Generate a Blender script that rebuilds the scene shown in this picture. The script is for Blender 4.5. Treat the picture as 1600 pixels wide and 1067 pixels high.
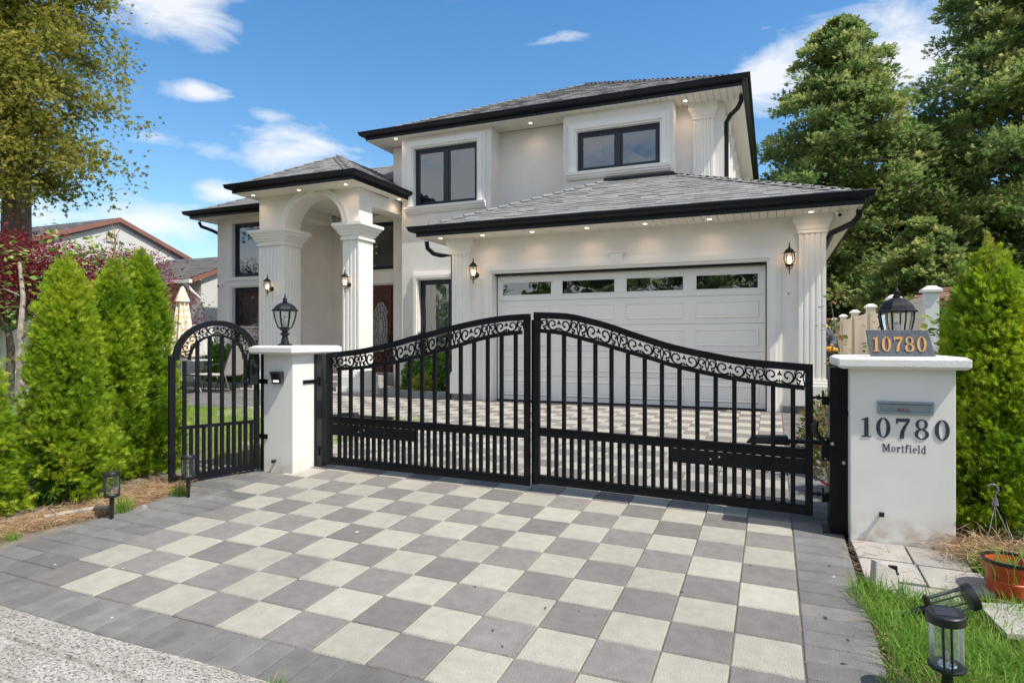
import bpy, bmesh, math, random
import numpy as np
from mathutils import Vector, Matrix, Euler
random.seed(7); RS = np.random.RandomState(11)
for o in list(bpy.data.objects): bpy.data.objects.remove(o)
S = bpy.context.scene; COL = S.collection
R = math.radians
# ------------------------------------------------------------------ camera
YAW = 0.3946
cd = bpy.data.cameras.new('camera'); cam = bpy.data.objects.new('camera', cd); COL.objects.link(cam)
cam.location = (0, 0, 1.589); cam.rotation_euler = (R(90), 0, YAW)
cd.sensor_width = 36; cd.lens = 36*977.8/1600; cd.clip_end = 2000; cd.clip_start = .05
S.camera = cam
# ------------------------------------------------------------------ sky
SUN_AZ, SUN_EL = R(-14), R(57)          # azimuth measured from +X towards +Y
w = bpy.data.worlds.new('World'); S.world = w; w.use_nodes = True
nt = w.node_tree; nt.nodes.clear(); L = nt.links
def wn(t, **k):
    n = nt.nodes.new(t)
    for a, b in k.items(): setattr(n, a, b)
    return n
def wm(op, a, b=None, c=None, clamp=False):
    n = wn('ShaderNodeMath', operation=op, use_clamp=clamp)
    for i, v in enumerate((a, b, c)):
        if v is None: continue
        if isinstance(v, (int, float)): n.inputs[i].default_value = v
        else: L.new(v, n.inputs[i])
    return n.outputs[0]
sky = wn('ShaderNodeTexSky', sky_type='NISHITA'); sky.sun_disc = False
sky.sun_elevation = SUN_EL; sky.sun_rotation = math.pi/2 - SUN_AZ
sky.air_density = 1.25; sky.dust_density = .25; sky.ozone_density = 3.2; sky.altitude = 0
tc = wn('ShaderNodeTexCoord'); sep = wn('ShaderNodeSeparateXYZ'); L.new(tc.outputs['Generated'], sep.inputs[0])
az = wm('ARCTAN2', sep.outputs[0], sep.outputs[1]); el = wm('ARCSINE', sep.outputs[2])
comb = wn('ShaderNodeCombineXYZ'); L.new(az, comb.inputs[0]); L.new(wm('MULTIPLY', el, 2.6), comb.inputs[1])
nz = wn('ShaderNodeTexNoise'); nz.inputs['Scale'].default_value = 7.5; nz.inputs['Detail'].default_value = 9
nz.inputs['Roughness'].default_value = .62; nz.inputs['Distortion'].default_value = .5; L.new(comb.outputs[0], nz.inputs['Vector'])
def pxdir(x, y):
    u = (x-800)/977.8; v = (533.5-y)/977.8; c, s = math.cos(YAW), math.sin(YAW)
    dx, dy, dz = u*c-s, u*s+c, v; n = math.sqrt(dx*dx+dy*dy+dz*dz)
    return math.atan2(dx, dy), math.asin(dz/n)
cl = None
for (x, y, wx, wy, amp) in ((455,238,135,42,1.1),(250,0,110,55,1.15),(305,143,62,17,.85),(350,303,50,20,.9),(215,345,130,42,1.0),
        (1200,125,75,60,1.1),(1425,90,175,95,1.25),(880,62,75,18,.45),(420,182,45,14,.5),(235,212,55,18,.5),(60,320,120,50,.8),(720,0,60,14,.4),(1190,50,40,14,.5)):
    a, e = pxdir(x, y); sa = wx/977.8/math.cos(e)*1.12; se = wy/977.8*1.15
    da = wm('DIVIDE', wm('SUBTRACT', az, a), sa); de = wm('DIVIDE', wm('SUBTRACT', el, e), se)
    q = wm('ADD', wm('MULTIPLY', da, da), wm('MULTIPLY', de, de))
    m = wm('MULTIPLY', wm('SUBTRACT', 1.0, wm('SQRT', q), clamp=True), amp)
    cl = m if cl is None else wm('MAXIMUM', cl, m)
# clouds added over the unseen sky, dense enough to brighten the shaded facade
nb = wn('ShaderNodeTexNoise'); nb.inputs['Scale'].default_value = 1.7; nb.inputs['Detail'].default_value = 2; L.new(comb.outputs[0], nb.inputs['Vector'])
away = wm('MULTIPLY', wm('SUBTRACT', wm('ABSOLUTE', wm('SUBTRACT', az, -.39)), .85, clamp=True), 3.0, clamp=True)
gen = wm('MULTIPLY', wm('MULTIPLY', wm('SUBTRACT', nb.outputs[0], .34), 5.0, clamp=True), away)
cl = wm('MAXIMUM', cl, gen)
dens = wm('MULTIPLY', wm('ADD', wm('SUBTRACT', wm('MULTIPLY', cl, 1.15), .52), wm('MULTIPLY', wm('SUBTRACT', nz.outputs[0], .42), 2.3)), wm('MULTIPLY', cl, 6.0, clamp=True))
dens = wm('MULTIPLY', dens, 1.35, clamp=True)
dens = wm('MULTIPLY', dens, .82)
hs = wn('ShaderNodeHueSaturation'); hs.inputs['Saturation'].default_value = 1.27; hs.inputs['Value'].default_value = .50
L.new(sky.outputs[0], hs.inputs['Color'])
mx = wn('ShaderNodeMix', data_type='RGBA'); L.new(dens, mx.inputs[0]); L.new(hs.outputs[0], mx.inputs[6]); mx.inputs[7].default_value = (3.0, 3.0, 3.0, 1)
bg = wn('ShaderNodeBackground'); bg.inputs[1].default_value = .15; L.new(mx.outputs[2], bg.inputs[0])
wo = wn('ShaderNodeOutputWorld'); L.new(bg.outputs[0], wo.inputs[0])
# ------------------------------------------------------------------ sun
sd = bpy.data.lights.new('sun', 'SUN'); sun = bpy.data.objects.new('sun', sd); COL.objects.link(sun)
sd.energy = 2.45; sd.angle = R(.6); sd.color = (1, .945, .85)
sv = Vector((math.cos(SUN_EL)*math.cos(SUN_AZ), math.cos(SUN_EL)*math.sin(SUN_AZ), math.sin(SUN_EL)))
sun.rotation_euler = (-sv).to_track_quat('-Z', 'Y').to_euler(); sun.location = (20, -5, 30)
S.view_settings.view_transform = 'Standard'; S.view_settings.look = 'None'
S.view_settings.exposure = 1.25; S.view_settings.gamma = 1; S.view_settings.use_curve_mapping = False
S.render.engine = 'CYCLES'
# ================================================================== materials
def srgb(r, g, b):
    f = lambda c: (c/255/12.92 if c <= 10 else ((c/255+.055)/1.055)**2.4)
    return (f(r), f(g), f(b))
MATS = {}
def mat(name, col, rough=.6, var=.12, vscale=6, col2=None, bump=0, bscale=60, metal=0, spec=.5, orand=0, coord='pos', stretch=None, coat=0, stain=0):
    if name in MATS: return MATS[name]
    m = bpy.data.materials.new(name); m.use_nodes = True; MATS[name] = m
    t = m.node_tree; N = t.nodes; K = t.links; p = N['Principled BSDF']
    p.inputs['Roughness'].default_value = rough; p.inputs['Metallic'].default_value = metal
    p.inputs['Specular IOR Level'].default_value = spec; p.inputs['Coat Weight'].default_value = coat
    if coord == 'pos': g = N.new('ShaderNodeNewGeometry'); v = g.outputs['Position']
    else: g = N.new('ShaderNodeTexCoord'); v = g.outputs['Object']
    if stretch:
        mp = N.new('ShaderNodeMapping'); mp.inputs['Scale'].default_value = stretch; K.new(v, mp.inputs[0]); v = mp.outputs[0]
    n = N.new('ShaderNodeTexNoise'); n.inputs['Scale'].default_value = vscale; n.inputs['Detail'].default_value = 6; K.new(v, n.inputs['Vector'])
    c2 = col2 or tuple(c*(1-var*2) for c in col)
    rp = N.new('ShaderNodeValToRGB'); rp.color_ramp.elements[0].position = .3; rp.color_ramp.elements[1].position = .7
    c1 = col if col2 else tuple(c*(1+var*.5) for c in col)
    rp.color_ramp.elements[0].color = (*c2, 1); rp.color_ramp.elements[1].color = (*c1, 1); K.new(n.outputs[0], rp.inputs[0])
    out = rp.outputs[0]
    if orand:
        oi = N.new('ShaderNodeObjectInfo'); at = N.new('ShaderNodeAttribute'); at.attribute_name = 'tint'
        ad = N.new('ShaderNodeMath'); ad.operation = 'ADD'; K.new(oi.outputs['Random'], ad.inputs[0]); K.new(at.outputs['Fac'], ad.inputs[1])
        fr = N.new('ShaderNodeMath'); fr.operation = 'FRACT'; K.new(ad.outputs[0], fr.inputs[0])
        mr = N.new('ShaderNodeMapRange'); mr.inputs['To Min'].default_value = 1-orand; mr.inputs['To Max'].default_value = 1+orand; K.new(fr.outputs[0], mr.inputs[0])
        mm = N.new('ShaderNodeVectorMath'); mm.operation = 'SCALE'; K.new(out, mm.inputs[0]); K.new(mr.outputs[0], mm.inputs['Scale']); out = mm.outputs[0]
    if stain:
        n3 = N.new('ShaderNodeTexNoise'); n3.inputs['Scale'].default_value = 1.3; n3.inputs['Detail'].default_value = 9; n3.inputs['Roughness'].default_value = .68; K.new(v, n3.inputs['Vector'])
        m3 = N.new('ShaderNodeMapRange'); m3.inputs['From Min'].default_value = .32; m3.inputs['From Max'].default_value = .62; m3.inputs['To Min'].default_value = 1-stain; m3.inputs['To Max'].default_value = 1; K.new(n3.outputs[0], m3.inputs[0])
        v3 = N.new('ShaderNodeVectorMath'); v3.operation = 'SCALE'; K.new(out, v3.inputs[0]); K.new(m3.outputs[0], v3.inputs['Scale']); out = v3.outputs[0]
    K.new(out, p.inputs['Base Color'])
    if bump:
        n2 = N.new('ShaderNodeTexNoise'); n2.inputs['Scale'].default_value = bscale; n2.inputs['Detail'].default_value = 4; K.new(v, n2.inputs['Vector'])
        b = N.new('ShaderNodeBump'); b.inputs['Strength'].default_value = bump; b.inputs['Distance'].default_value = .01
        K.new(n2.outputs[0], b.inputs['Height']); K.new(b.outputs[0], p.inputs['Normal'])
    return m
def leafmat(name, a, b, c=None, rough=.55, trans=.35, spec=.3):
    m = bpy.data.materials.new(name); m.use_nodes = True; MATS[name] = m
    t = m.node_tree; N = t.nodes; K = t.links; p = N['Principled BSDF']
    at = N.new('ShaderNodeAttribute'); at.attribute_name = 'tint'
    rp = N.new('ShaderNodeValToRGB'); e = rp.color_ramp.elements
    e[0].color = (*a, 1); e[1].color = (*(c or b), 1)
    if c: x = e.new(.55); x.color = (*b, 1)
    K.new(at.outputs['Fac'], rp.inputs[0]); K.new(rp.outputs[0], p.inputs['Base Color'])
    p.inputs['Roughness'].default_value = rough; p.inputs['Specular IOR Level'].default_value = spec
    tr = N.new('ShaderNodeBsdfTranslucent'); K.new(rp.outputs[0], tr.inputs[0])
    mx = N.new('ShaderNodeMixShader'); mx.inputs[0].default_value = trans
    K.new(p.outputs[0], mx.inputs[1]); K.new(tr.outputs[0], mx.inputs[2]); K.new(mx.outputs[0], N['Material Output'].inputs[0])
    return m
def glassmat(name, tint, refl=.12, rough=.01, ior=1.5):
    m = bpy.data.materials.new(name); m.use_nodes = True; MATS[name] = m
    t = m.node_tree; N = t.nodes; K = t.links; N.remove(N['Principled BSDF'])
    tr = N.new('ShaderNodeBsdfTransparent'); tr.inputs[0].default_value = (*tint, 1)
    gl = N.new('ShaderNodeBsdfGlossy'); gl.inputs['Roughness'].default_value = rough; gl.inputs[0].default_value = (.95, .97, 1, 1)
    fr = N.new('ShaderNodeFresnel'); fr.inputs[0].default_value = ior
    ad = N.new('ShaderNodeMath'); ad.operation = 'ADD'; ad.use_clamp = True; ad.inputs[1].default_value = refl; K.new(fr.outputs[0], ad.inputs[0])
    # faint waviness of real float glass
    g = N.new('ShaderNodeNewGeometry'); nz = N.new('ShaderNodeTexNoise'); nz.inputs['Scale'].default_value = 2.2; K.new(g.outputs['Position'], nz.inputs['Vector'])
    bp = N.new('ShaderNodeBump'); bp.inputs['Strength'].default_value = .12; bp.inputs['Distance'].default_value = .02; K.new(nz.outputs[0], bp.inputs['Height']); K.new(bp.outputs[0], gl.inputs['Normal'])
    mx = N.new('ShaderNodeMixShader'); K.new(ad.outputs[0], mx.inputs[0]); K.new(tr.outputs[0], mx.inputs[1]); K.new(gl.outputs[0], mx.inputs[2])
    K.new(mx.outputs[0], N['Material Output'].inputs[0]); return m
def emit(name, col, s):
    m = bpy.data.materials.new(name); m.use_nodes = True; MATS[name] = m
    p = m.node_tree.nodes['Principled BSDF']; p.inputs['Base Color'].default_value = (*col, 1)
    p.inputs['Emission Color'].default_value = (*col, 1); p.inputs['Emission Strength'].default_value = s; return m

STUCCO_ = None
STUCCO = mat('stucco', (.84, .805, .755), .85, .018, 1.3, bump=.2, bscale=110, stain=.07)
# faint staining streaks on the stucco
TRIM = mat('trim_paint', (.85, .83, .785), .6, .015, 2)
PILLAR = mat('pillar_stucco', (.82, .80, .765), .8, .03, 2.2, bump=.05, bscale=70, stain=.09)
def splash(m, z0, z1, col):
    t = m.node_tree; N = t.nodes; K = t.links; p = N['Principled BSDF']; src = p.inputs['Base Color'].links[0].from_socket
    g_ = N.new('ShaderNodeNewGeometry'); sp = N.new('ShaderNodeSeparateXYZ'); K.new(g_.outputs['Position'], sp.inputs[0]); n_ = N.new('ShaderNodeTexNoise'); n_.inputs['Scale'].default_value = 9; n_.inputs['Detail'].default_value = 8; K.new(g_.outputs['Position'], n_.inputs['Vector'])
    a = N.new('ShaderNodeMapRange'); a.inputs['From Min'].default_value = z1; a.inputs['From Max'].default_value = z0; K.new(sp.outputs[2], a.inputs[0]); b_ = N.new('ShaderNodeMapRange'); b_.inputs['From Min'].default_value = .38; b_.inputs['From Max'].default_value = .65; K.new(n_.outputs[0], b_.inputs[0])
    c_ = N.new('ShaderNodeMath'); c_.operation = 'MULTIPLY'; c_.use_clamp = True; K.new(a.outputs[0], c_.inputs[0]); K.new(b_.outputs[0], c_.inputs[1]); x = N.new('ShaderNodeMix'); x.data_type = 'RGBA'; K.new(c_.outputs[0], x.inputs[0]); K.new(src, x.inputs[6]); x.inputs[7].default_value = (*col, 1); K.new(x.outputs[2], p.inputs['Base Color'])
splash(PILLAR, .20, .46, (.42, .34, .26))
CAPM = mat('cap_stone', (.82, .815, .79), .7, .03, 5, bump=.25, bscale=80)
NAVY = mat('navy_frame', (.011, .015, .030), .4, .1, 4)
FASCIA = mat('black_gutter', (.007, .010, .016), .35, .12, 3, spec=.3)
SOFFIT = mat('soffit_vinyl', (.80, .77, .69), .55, .02, 3)
SOFFGAP = mat('soffit_gap', (.25, .21, .16), .8, .02, 3)
SHING = mat('roof_shingle', (.25, .247, .245), .95, .3, 9, col2=(.215, .21, .208), bump=.8, bscale=220, orand=.2)
SHINGN = mat('neighbour_shingle', (.15, .14, .14), .95, .3, 3.5, col2=(.09, .085, .09), bump=.8, bscale=120, orand=.2)
ROOFB = mat('roof_underlay', (.05, .05, .055), .95, .1, 5)
DOORW = mat('garage_paint', (.84, .825, .79), .45, .01, 2)
IRON = mat('black_iron', (.007, .008, .011), .42, .25, 8, spec=.22)
IRONM = mat('matte_black_metal', (.013, .014, .018), .5, .2, 20, spec=.25, bump=.08, bscale=90)
POSTG = mat('charcoal_post', (.022, .024, .027), .45, .2, 6, bump=.1, bscale=60)
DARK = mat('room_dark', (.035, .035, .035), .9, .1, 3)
GLASS = glassmat('window_glass', (.62, .66, .66), .16)
GLASSC = glassmat('clear_glass', (.93, .95, .94), .03)
CURT = mat('curtain_cloth', (.42, .44, .43), .9, .05, 6)
WOODD = mat('mahogany', (.12, .036, .02), .35, .3, 5, col2=(.055, .014, .009), stretch=(9, 9, .7), coat=.3)
BLACKP = mat('black_plastic', (.016, .016, .018), .4, .15, 30)
PAV_D = mat('paver_dark', (.24, .22, .207), .8, .1, 14, col2=(.19, .175, .167), bump=.9, bscale=150, orand=.15, stain=.20)
PAV_L = mat('paver_light', (.43, .405, .35), .8, .1, 14, col2=(.365, .345, .295), bump=.9, bscale=150, orand=.09, stain=.16)
PAV_B = mat('paver_border', (.215, .205, .195), .82, .1, 10, col2=(.155, .153, .152), bump=.9, bscale=150, orand=.14, stain=.26)
JOINT = mat('joint_sand', (.20, .175, .135), .95, .2, 12, bump=.6, bscale=200)
SOIL = mat('soil', (.10, .075, .05), .95, .3, 5, col2=(.06, .045, .03), bump=1, bscale=40)
GRASSB = mat('turf_soil', (.07, .09, .03), .95, .3, 5, col2=(.10, .08, .05), bump=1, bscale=40)
SLAB = mat('slab_stone', (.38, .35, .315), .85, .12, 5, col2=(.30, .285, .27), bump=.6, bscale=70, orand=.16, stain=.2)
CURB = mat('curb_stone', (.30, .295, .285), .85, .2, 8, bump=.8, bscale=60, orand=.1)
VINYLB = mat('beige_vinyl', (.66, .59, .49), .5, .03, 2)
VINYLW = mat('white_vinyl', (.76, .76, .74), .5, .02, 2)
BARKG = mat('bark', (.20, .165, .135), .95, .35, 5, col2=(.09, .07, .055), bump=1.4, bscale=16, stretch=(1, 1, .22))
TWIG = mat('pale_bark', (.36, .31, .25), .85, .3, 12, bump=.6, bscale=60)
CEDAR = mat('cedar_beam', (.42, .25, .17), .75, .3, 4, col2=(.27, .15, .10), stretch=(.6, 3, 3), bump=.5, bscale=40)
REDTRIM = mat('brown_fascia', (.27, .12, .09), .6, .1, 4)
WARM = emit('warm_bulb', (1, .62, .33), 3.5); WARMS = emit('downlight_lens', (1, .86, .66), 1.6)

# ================================================================== mesh helpers
def origin(o):
    v = Vector((0, 0, 0))
    while o is not None: v += o.location; o = o.parent
    return v
class MB:
    def __init__(s): s.v = []; s.f = []; s.t = []
    def quad(s, *p, tint=0):
        n = len(s.v); s.v += [tuple(q) for q in p]; s.f.append(tuple(range(n, n+len(p)))); s.t += [tint]*len(p); return s
    def box(s, x0, x1, y0, y1, z0, z1, tint=0):
        n = len(s.v)
        s.v += [(x0,y0,z0),(x1,y0,z0),(x1,y1,z0),(x0,y1,z0),(x0,y0,z1),(x1,y0,z1),(x1,y1,z1),(x0,y1,z1)]; s.t += [tint]*8
        s.f += [tuple(n+i for i in q) for q in ((0,3,2,1),(4,5,6,7),(0,1,5,4),(1,2,6,5),(2,3,7,6),(3,0,4,7))]; return s
    def hexa(s, p, tint=0):    # 8 points, bottom ring then top ring
        n = len(s.v); s.v += [tuple(q) for q in p]; s.t += [tint]*8
        s.f += [tuple(n+i for i in q) for q in ((0,3,2,1),(4,5,6,7),(0,1,5,4),(1,2,6,5),(2,3,7,6),(3,0,4,7))]; return s
    def tube(s, pts, r, n=8, cap=True, tint=0):
        pts = [Vector(p) for p in pts]; rs = r if isinstance(r, (list, tuple)) else [r]*len(pts)
        b = len(s.v); up = None
        for i, p in enumerate(pts):
            d = (pts[min(i+1, len(pts)-1)]-pts[max(i-1, 0)]).normalized()
            if up is None: up = Vector((0,0,1)) if abs(d.z) < .9 else Vector((1,0,0))
            a = d.cross(up).normalized(); c = a.cross(d).normalized(); up = c
            for k in range(n):
                t = 2*math.pi*(k+.5)/n; s.v.append(tuple(p+a*math.cos(t)*rs[i]+c*math.sin(t)*rs[i])); s.t.append(tint)
        for i in range(len(pts)-1):
            for k in range(n): s.f.append((b+i*n+k, b+i*n+(k+1)%n, b+(i+1)*n+(k+1)%n, b+(i+1)*n+k))
        if cap: s.f.append(tuple(b+k for k in range(n))[::-1]); s.f.append(tuple(b+(len(pts)-1)*n+k for k in range(n)))
        return s
    def lathe(s, c, prof, n=24, rot=0, cap=True):
        b = len(s.v)
        for r, z in prof:
            for k in range(n):
                t = rot+2*math.pi*k/n; s.v.append((c[0]+r*math.cos(t), c[1]+r*math.sin(t), c[2]+z)); s.t.append(0)
        for i in range(len(prof)-1):
            for k in range(n): s.f.append((b+i*n+k, b+i*n+(k+1)%n, b+(i+1)*n+(k+1)%n, b+(i+1)*n+k))
        if cap:
            if prof[0][0] > 1e-4: s.f.append(tuple(b+k for k in range(n))[::-1])
            if prof[-1][0] > 1e-4: s.f.append(tuple(b+(len(prof)-1)*n+k for k in range(n)))
        return s
    def prism(s, poly, fn0, fn1):
        """poly: 2D points; fn0/fn1 map them to the front and back 3D outline"""
        n = len(poly); b = len(s.v)
        s.v += [tuple(fn0(*p)) for p in poly]+[tuple(fn1(*p)) for p in poly]; s.t += [0]*(2*n)
        s.f.append(tuple(range(b, b+n))); s.f.append(tuple(range(b+2*n-1, b+n-1, -1)))
        for k in range(n): s.f.append((b+k, b+n+k, b+n+(k+1)%n, b+(k+1)%n))
        return s
    def sweep(s, path, prof, closed=False):
        """path: XY points; profile (outward, z): outward lies to the right of travel"""
        P = [Vector(p) for p in path]; n = len(P); m = len(prof); b = len(s.v)
        for i in range(n):
            if closed: d0 = (P[i]-P[i-1]); d1 = (P[(i+1)%n]-P[i])
            else: d0 = P[i]-P[i-1] if i else P[1]-P[0]; d1 = P[i+1]-P[i] if i < n-1 else P[i]-P[i-1]
            a = Vector((d0.y, -d0.x)).normalized(); c = Vector((d1.y, -d1.x)).normalized()
            h = (a+c); h = h/(h.length**2)*2 if h.length > 1e-6 else a
            for o, z in prof: s.v.append((P[i].x+h.x*o, P[i].y+h.y*o, z)); s.t.append(0)
        for i in range(n if closed else n-1):
            j = (i+1) % n
            for k in range(m): s.f.append((b+i*m+k, b+j*m+k, b+j*m+(k+1)%m, b+i*m+(k+1)%m))
        if not closed: s.f.append(tuple(b+k for k in range(m))); s.f.append(tuple(b+(n-1)*m+k for k in range(m))[::-1])
        return s
    def build(s, name, m, parent=None, smooth=False, bevel=0, kind=None, label=None, local=False, fixn=True):
        o3 = Vector((0,0,0)) if local else origin(parent)
        me = bpy.data.meshes.new(name); me.from_pydata([(x-o3.x, y-o3.y, z-o3.z) for x, y, z in s.v], [], s.f)
        me.materials.append(m)
        if any(s.t):
            a = me.attributes.new('tint', 'FLOAT', 'POINT'); a.data.foreach_set('value', s.t)
        if fixn:
            bm = bmesh.new(); bm.from_mesh(me); bmesh.ops.recalc_face_normals(bm, faces=bm.faces)
            if bevel: bmesh.ops.bevel(bm, geom=[e for e in bm.edges if len(e.link_faces) == 2 and e.calc_face_angle(0) > .5], offset=bevel, segments=2, affect='EDGES', profile=.6)
            bm.to_mesh(me); bm.free()
        if smooth: me.shade_smooth(); me.set_sharp_from_angle(angle=R(38))
        o = bpy.data.objects.new(name, me); COL.objects.link(o); o.parent = parent
        if kind: o['kind'] = kind
        if label: o['label'] = label
        return o
def link(name, me, parent, loc, rot=(0,0,0)):
    o = bpy.data.objects.new(name, me); COL.objects.link(o); o.parent = parent; o.location = loc; o.rotation_euler = rot; return o
def thing(name, label, cat, loc=(0,0,0), rot=(0,0,0), group=None):
    o = bpy.data.objects.new(name, None); COL.objects.link(o); o.location = loc; o.rotation_euler = rot
    o['label'] = label; o['category'] = cat; o.empty_display_size = .2
    if group: o['group'] = group
    return o
def tag(o, label, cat, group=None):
    o['label'] = label; o['category'] = cat
    if group: o['group'] = group
    return o
def copy_tree(o, parent=None, **kw):
    c = o.copy(); COL.objects.link(c); c.parent = parent
    for ch in list(o.children): copy_tree(ch, c)
    for k, v in kw.items(): c[k] = v
    return c
def cloud(name, P, D, size, tv, tf, m, parent=None, kind=None, tint=None, spin=True, flat=0, bias=None):
    """instance a small leaf template at many points, baked into one mesh. D: main direction (template +Y)"""
    P = np.asarray(P, float); n = len(P); D = np.asarray(D, float); D = D/np.maximum(np.linalg.norm(D, axis=1, keepdims=True), 1e-6)
    r = RS.normal(size=(n, 3))
    if flat: r = r*(1-flat)+np.array([0, 0, 1.])*flat*2
    if bias is not None: r = r*.5+bias
    X = np.cross(D, r); X /= np.maximum(np.linalg.norm(X, axis=1, keepdims=True), 1e-6); Z = np.cross(X, D)
    tv = np.asarray(tv, float); k = len(tv); sz = (np.ones(n)*size if np.isscalar(size) else np.asarray(size))[:, None, None]
    V = (tv[None, :, 0, None]*X[:, None]+tv[None, :, 1, None]*D[:, None]+tv[None, :, 2, None]*Z[:, None])*sz+P[:, None]
    o3 = origin(parent); V = V.reshape(-1, 3)-np.array(o3)
    F = (np.asarray(tf)[None]+(np.arange(n)*k)[:, None, None]).reshape(-1, 3)
    me = bpy.data.meshes.new(name); me.vertices.add(len(V)); me.vertices.foreach_set('co', V.ravel().astype(np.float32))
    me.loops.add(F.size); me.loops.foreach_set('vertex_index', F.ravel().astype(np.int32))
    me.polygons.add(len(F)); me.polygons.foreach_set('loop_start', (np.arange(len(F))*3).astype(np.int32))
    me.update(calc_edges=True)
    tt = RS.rand(n) if tint is None else tint
    a = me.attributes.new('tint', 'FLOAT', 'POINT'); a.data.foreach_set('value', np.repeat(np.clip(tt, 0, 1), k).astype(np.float32))
    me.materials.append(m); o = bpy.data.objects.new(name, me); COL.objects.link(o); o.parent = parent
    if kind: o['kind'] = kind
    return o
# leaf templates (x across, y along, z out of plane)
def fan(n=7, spread=1.1, w=.09):
    v = []; f = []
    for i in range(n):
        a = (i/(n-1)-.5)*2*spread; l = 1-.35*abs(a)/spread; b = .12*i
        y0 = .38*(1-abs(a)/spread)
        dx, dy = math.sin(a), math.cos(a); k = len(v)
        v += [(dx*0-dy*w*.5, y0-0.02, 0), (dy*w*.5, y0-.02, 0), (dx*l*.8+dy*w*.2, y0+dy*l*.62, .07*(-1)**i), (dx*l*.8-dy*w*.8, y0+dy*l*.56, .07*(-1)**i)]
        f += [(k, k+1, k+2), (k, k+2, k+3)]
    return v, f
FAN = fan(8, 1.0, .095)
FAN5 = fan(5, 1.15, .30)
LEAF = ([(0,0,0),(.30,.42,.06),(0,1,-.05),(-.30,.42,.06)], [(0,1,2),(0,2,3)])
LEAFN = ([(0,0,0),(.17,.4,.04),(0,1,-.10),(-.17,.4,.04)], [(0,1,2),(0,2,3)])
MAPLE = ([(0,0,0),(.5,.3,.05),(.16,.35,0),(.35,.85,-.1),(0,.55,0),(-.35,.85,-.1),(-.16,.35,0),(-.5,.3,.05),(0,1.1,-.15)], [(0,1,2),(2,3,4),(4,5,6),(0,6,7),(0,2,6),(2,4,6),(2,8,6)])
BLADE = ([(-.02,0,0),(.02,0,0),(-.017,.45,.05),(.017,.45,.05),(-.010,.8,.2),(.010,.8,.2),(0,1,.42)], [(0,1,3),(0,3,2),(2,3,5),(2,5,4),(4,5,6)])
STRAWT = ([(-.012,0,0),(.012,0,0),(-.012,.35,.10),(.012,.35,.10),(-.010,.7,.06),(.010,.7,.06),(0,1,-.08)], [(0,1,3),(0,3,2),(2,3,5),(2,5,4),(4,5,6)])
def vnoise(P, s, seed=0):
    """cheap smooth pseudo noise 0..1 from summed sines"""
    q = P*s; r = np.random.RandomState(seed); a = np.zeros(len(P))
    for i in range(5):
        k = r.normal(size=3)*(1+.6*i); a += np.sin(q@k+r.rand()*6.28)/(1+.5*i)
    return np.clip(.5+a/5, 0, 1)

# ================================================================== ground
def g(X, Y):
    Xc = min(max(X, -6.), 2.); n = .0489*min(Y, 6.)-.013*Xc
    if Y <= 6: return n if Y > -3 else .0489*-3-.013*Xc
    t = min((Y-6)/4.9, 1); return n*(1-t)+.45*t
def slope(X, Y):
    return (math.atan(g(X, Y+.05)-g(X, Y-.05))*10/1 if False else math.atan((g(X, Y+.05)-g(X, Y-.05))/.1), -math.atan((g(X+.05, Y)-g(X-.05, Y))/.1))
def sheet(name, m, xs, ys, dz, label=None):
    b = MB(); n = len(ys)
    b.v = [(x, y, g(x, y)+dz) for x in xs for y in ys]; b.t = [0]*len(b.v)
    for i in range(len(xs)-1):
        for j in range(n-1): b.f.append((i*n+j, (i+1)*n+j, (i+1)*n+j+1, i*n+j+1))
    o = b.build(name, m, fixn=False); o['kind'] = 'structure'; return o
lin = lambda a, b, n: [a+(b-a)*i/n for i in range(n+1)]
XS = [-400, -60, -25, -12, -8, -6, -5, -4, -3, -2, -1, 0, 1, 2, 5, 12, 30, 80, 400]; YS = [-400, -60, -20, -3, -1, 0, 1, 2, 3, 4, 5, 6, 8, 10.9, 14, 30, 80, 400]
sheet('ground', GRASSB, XS, YS, -.075)
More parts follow.
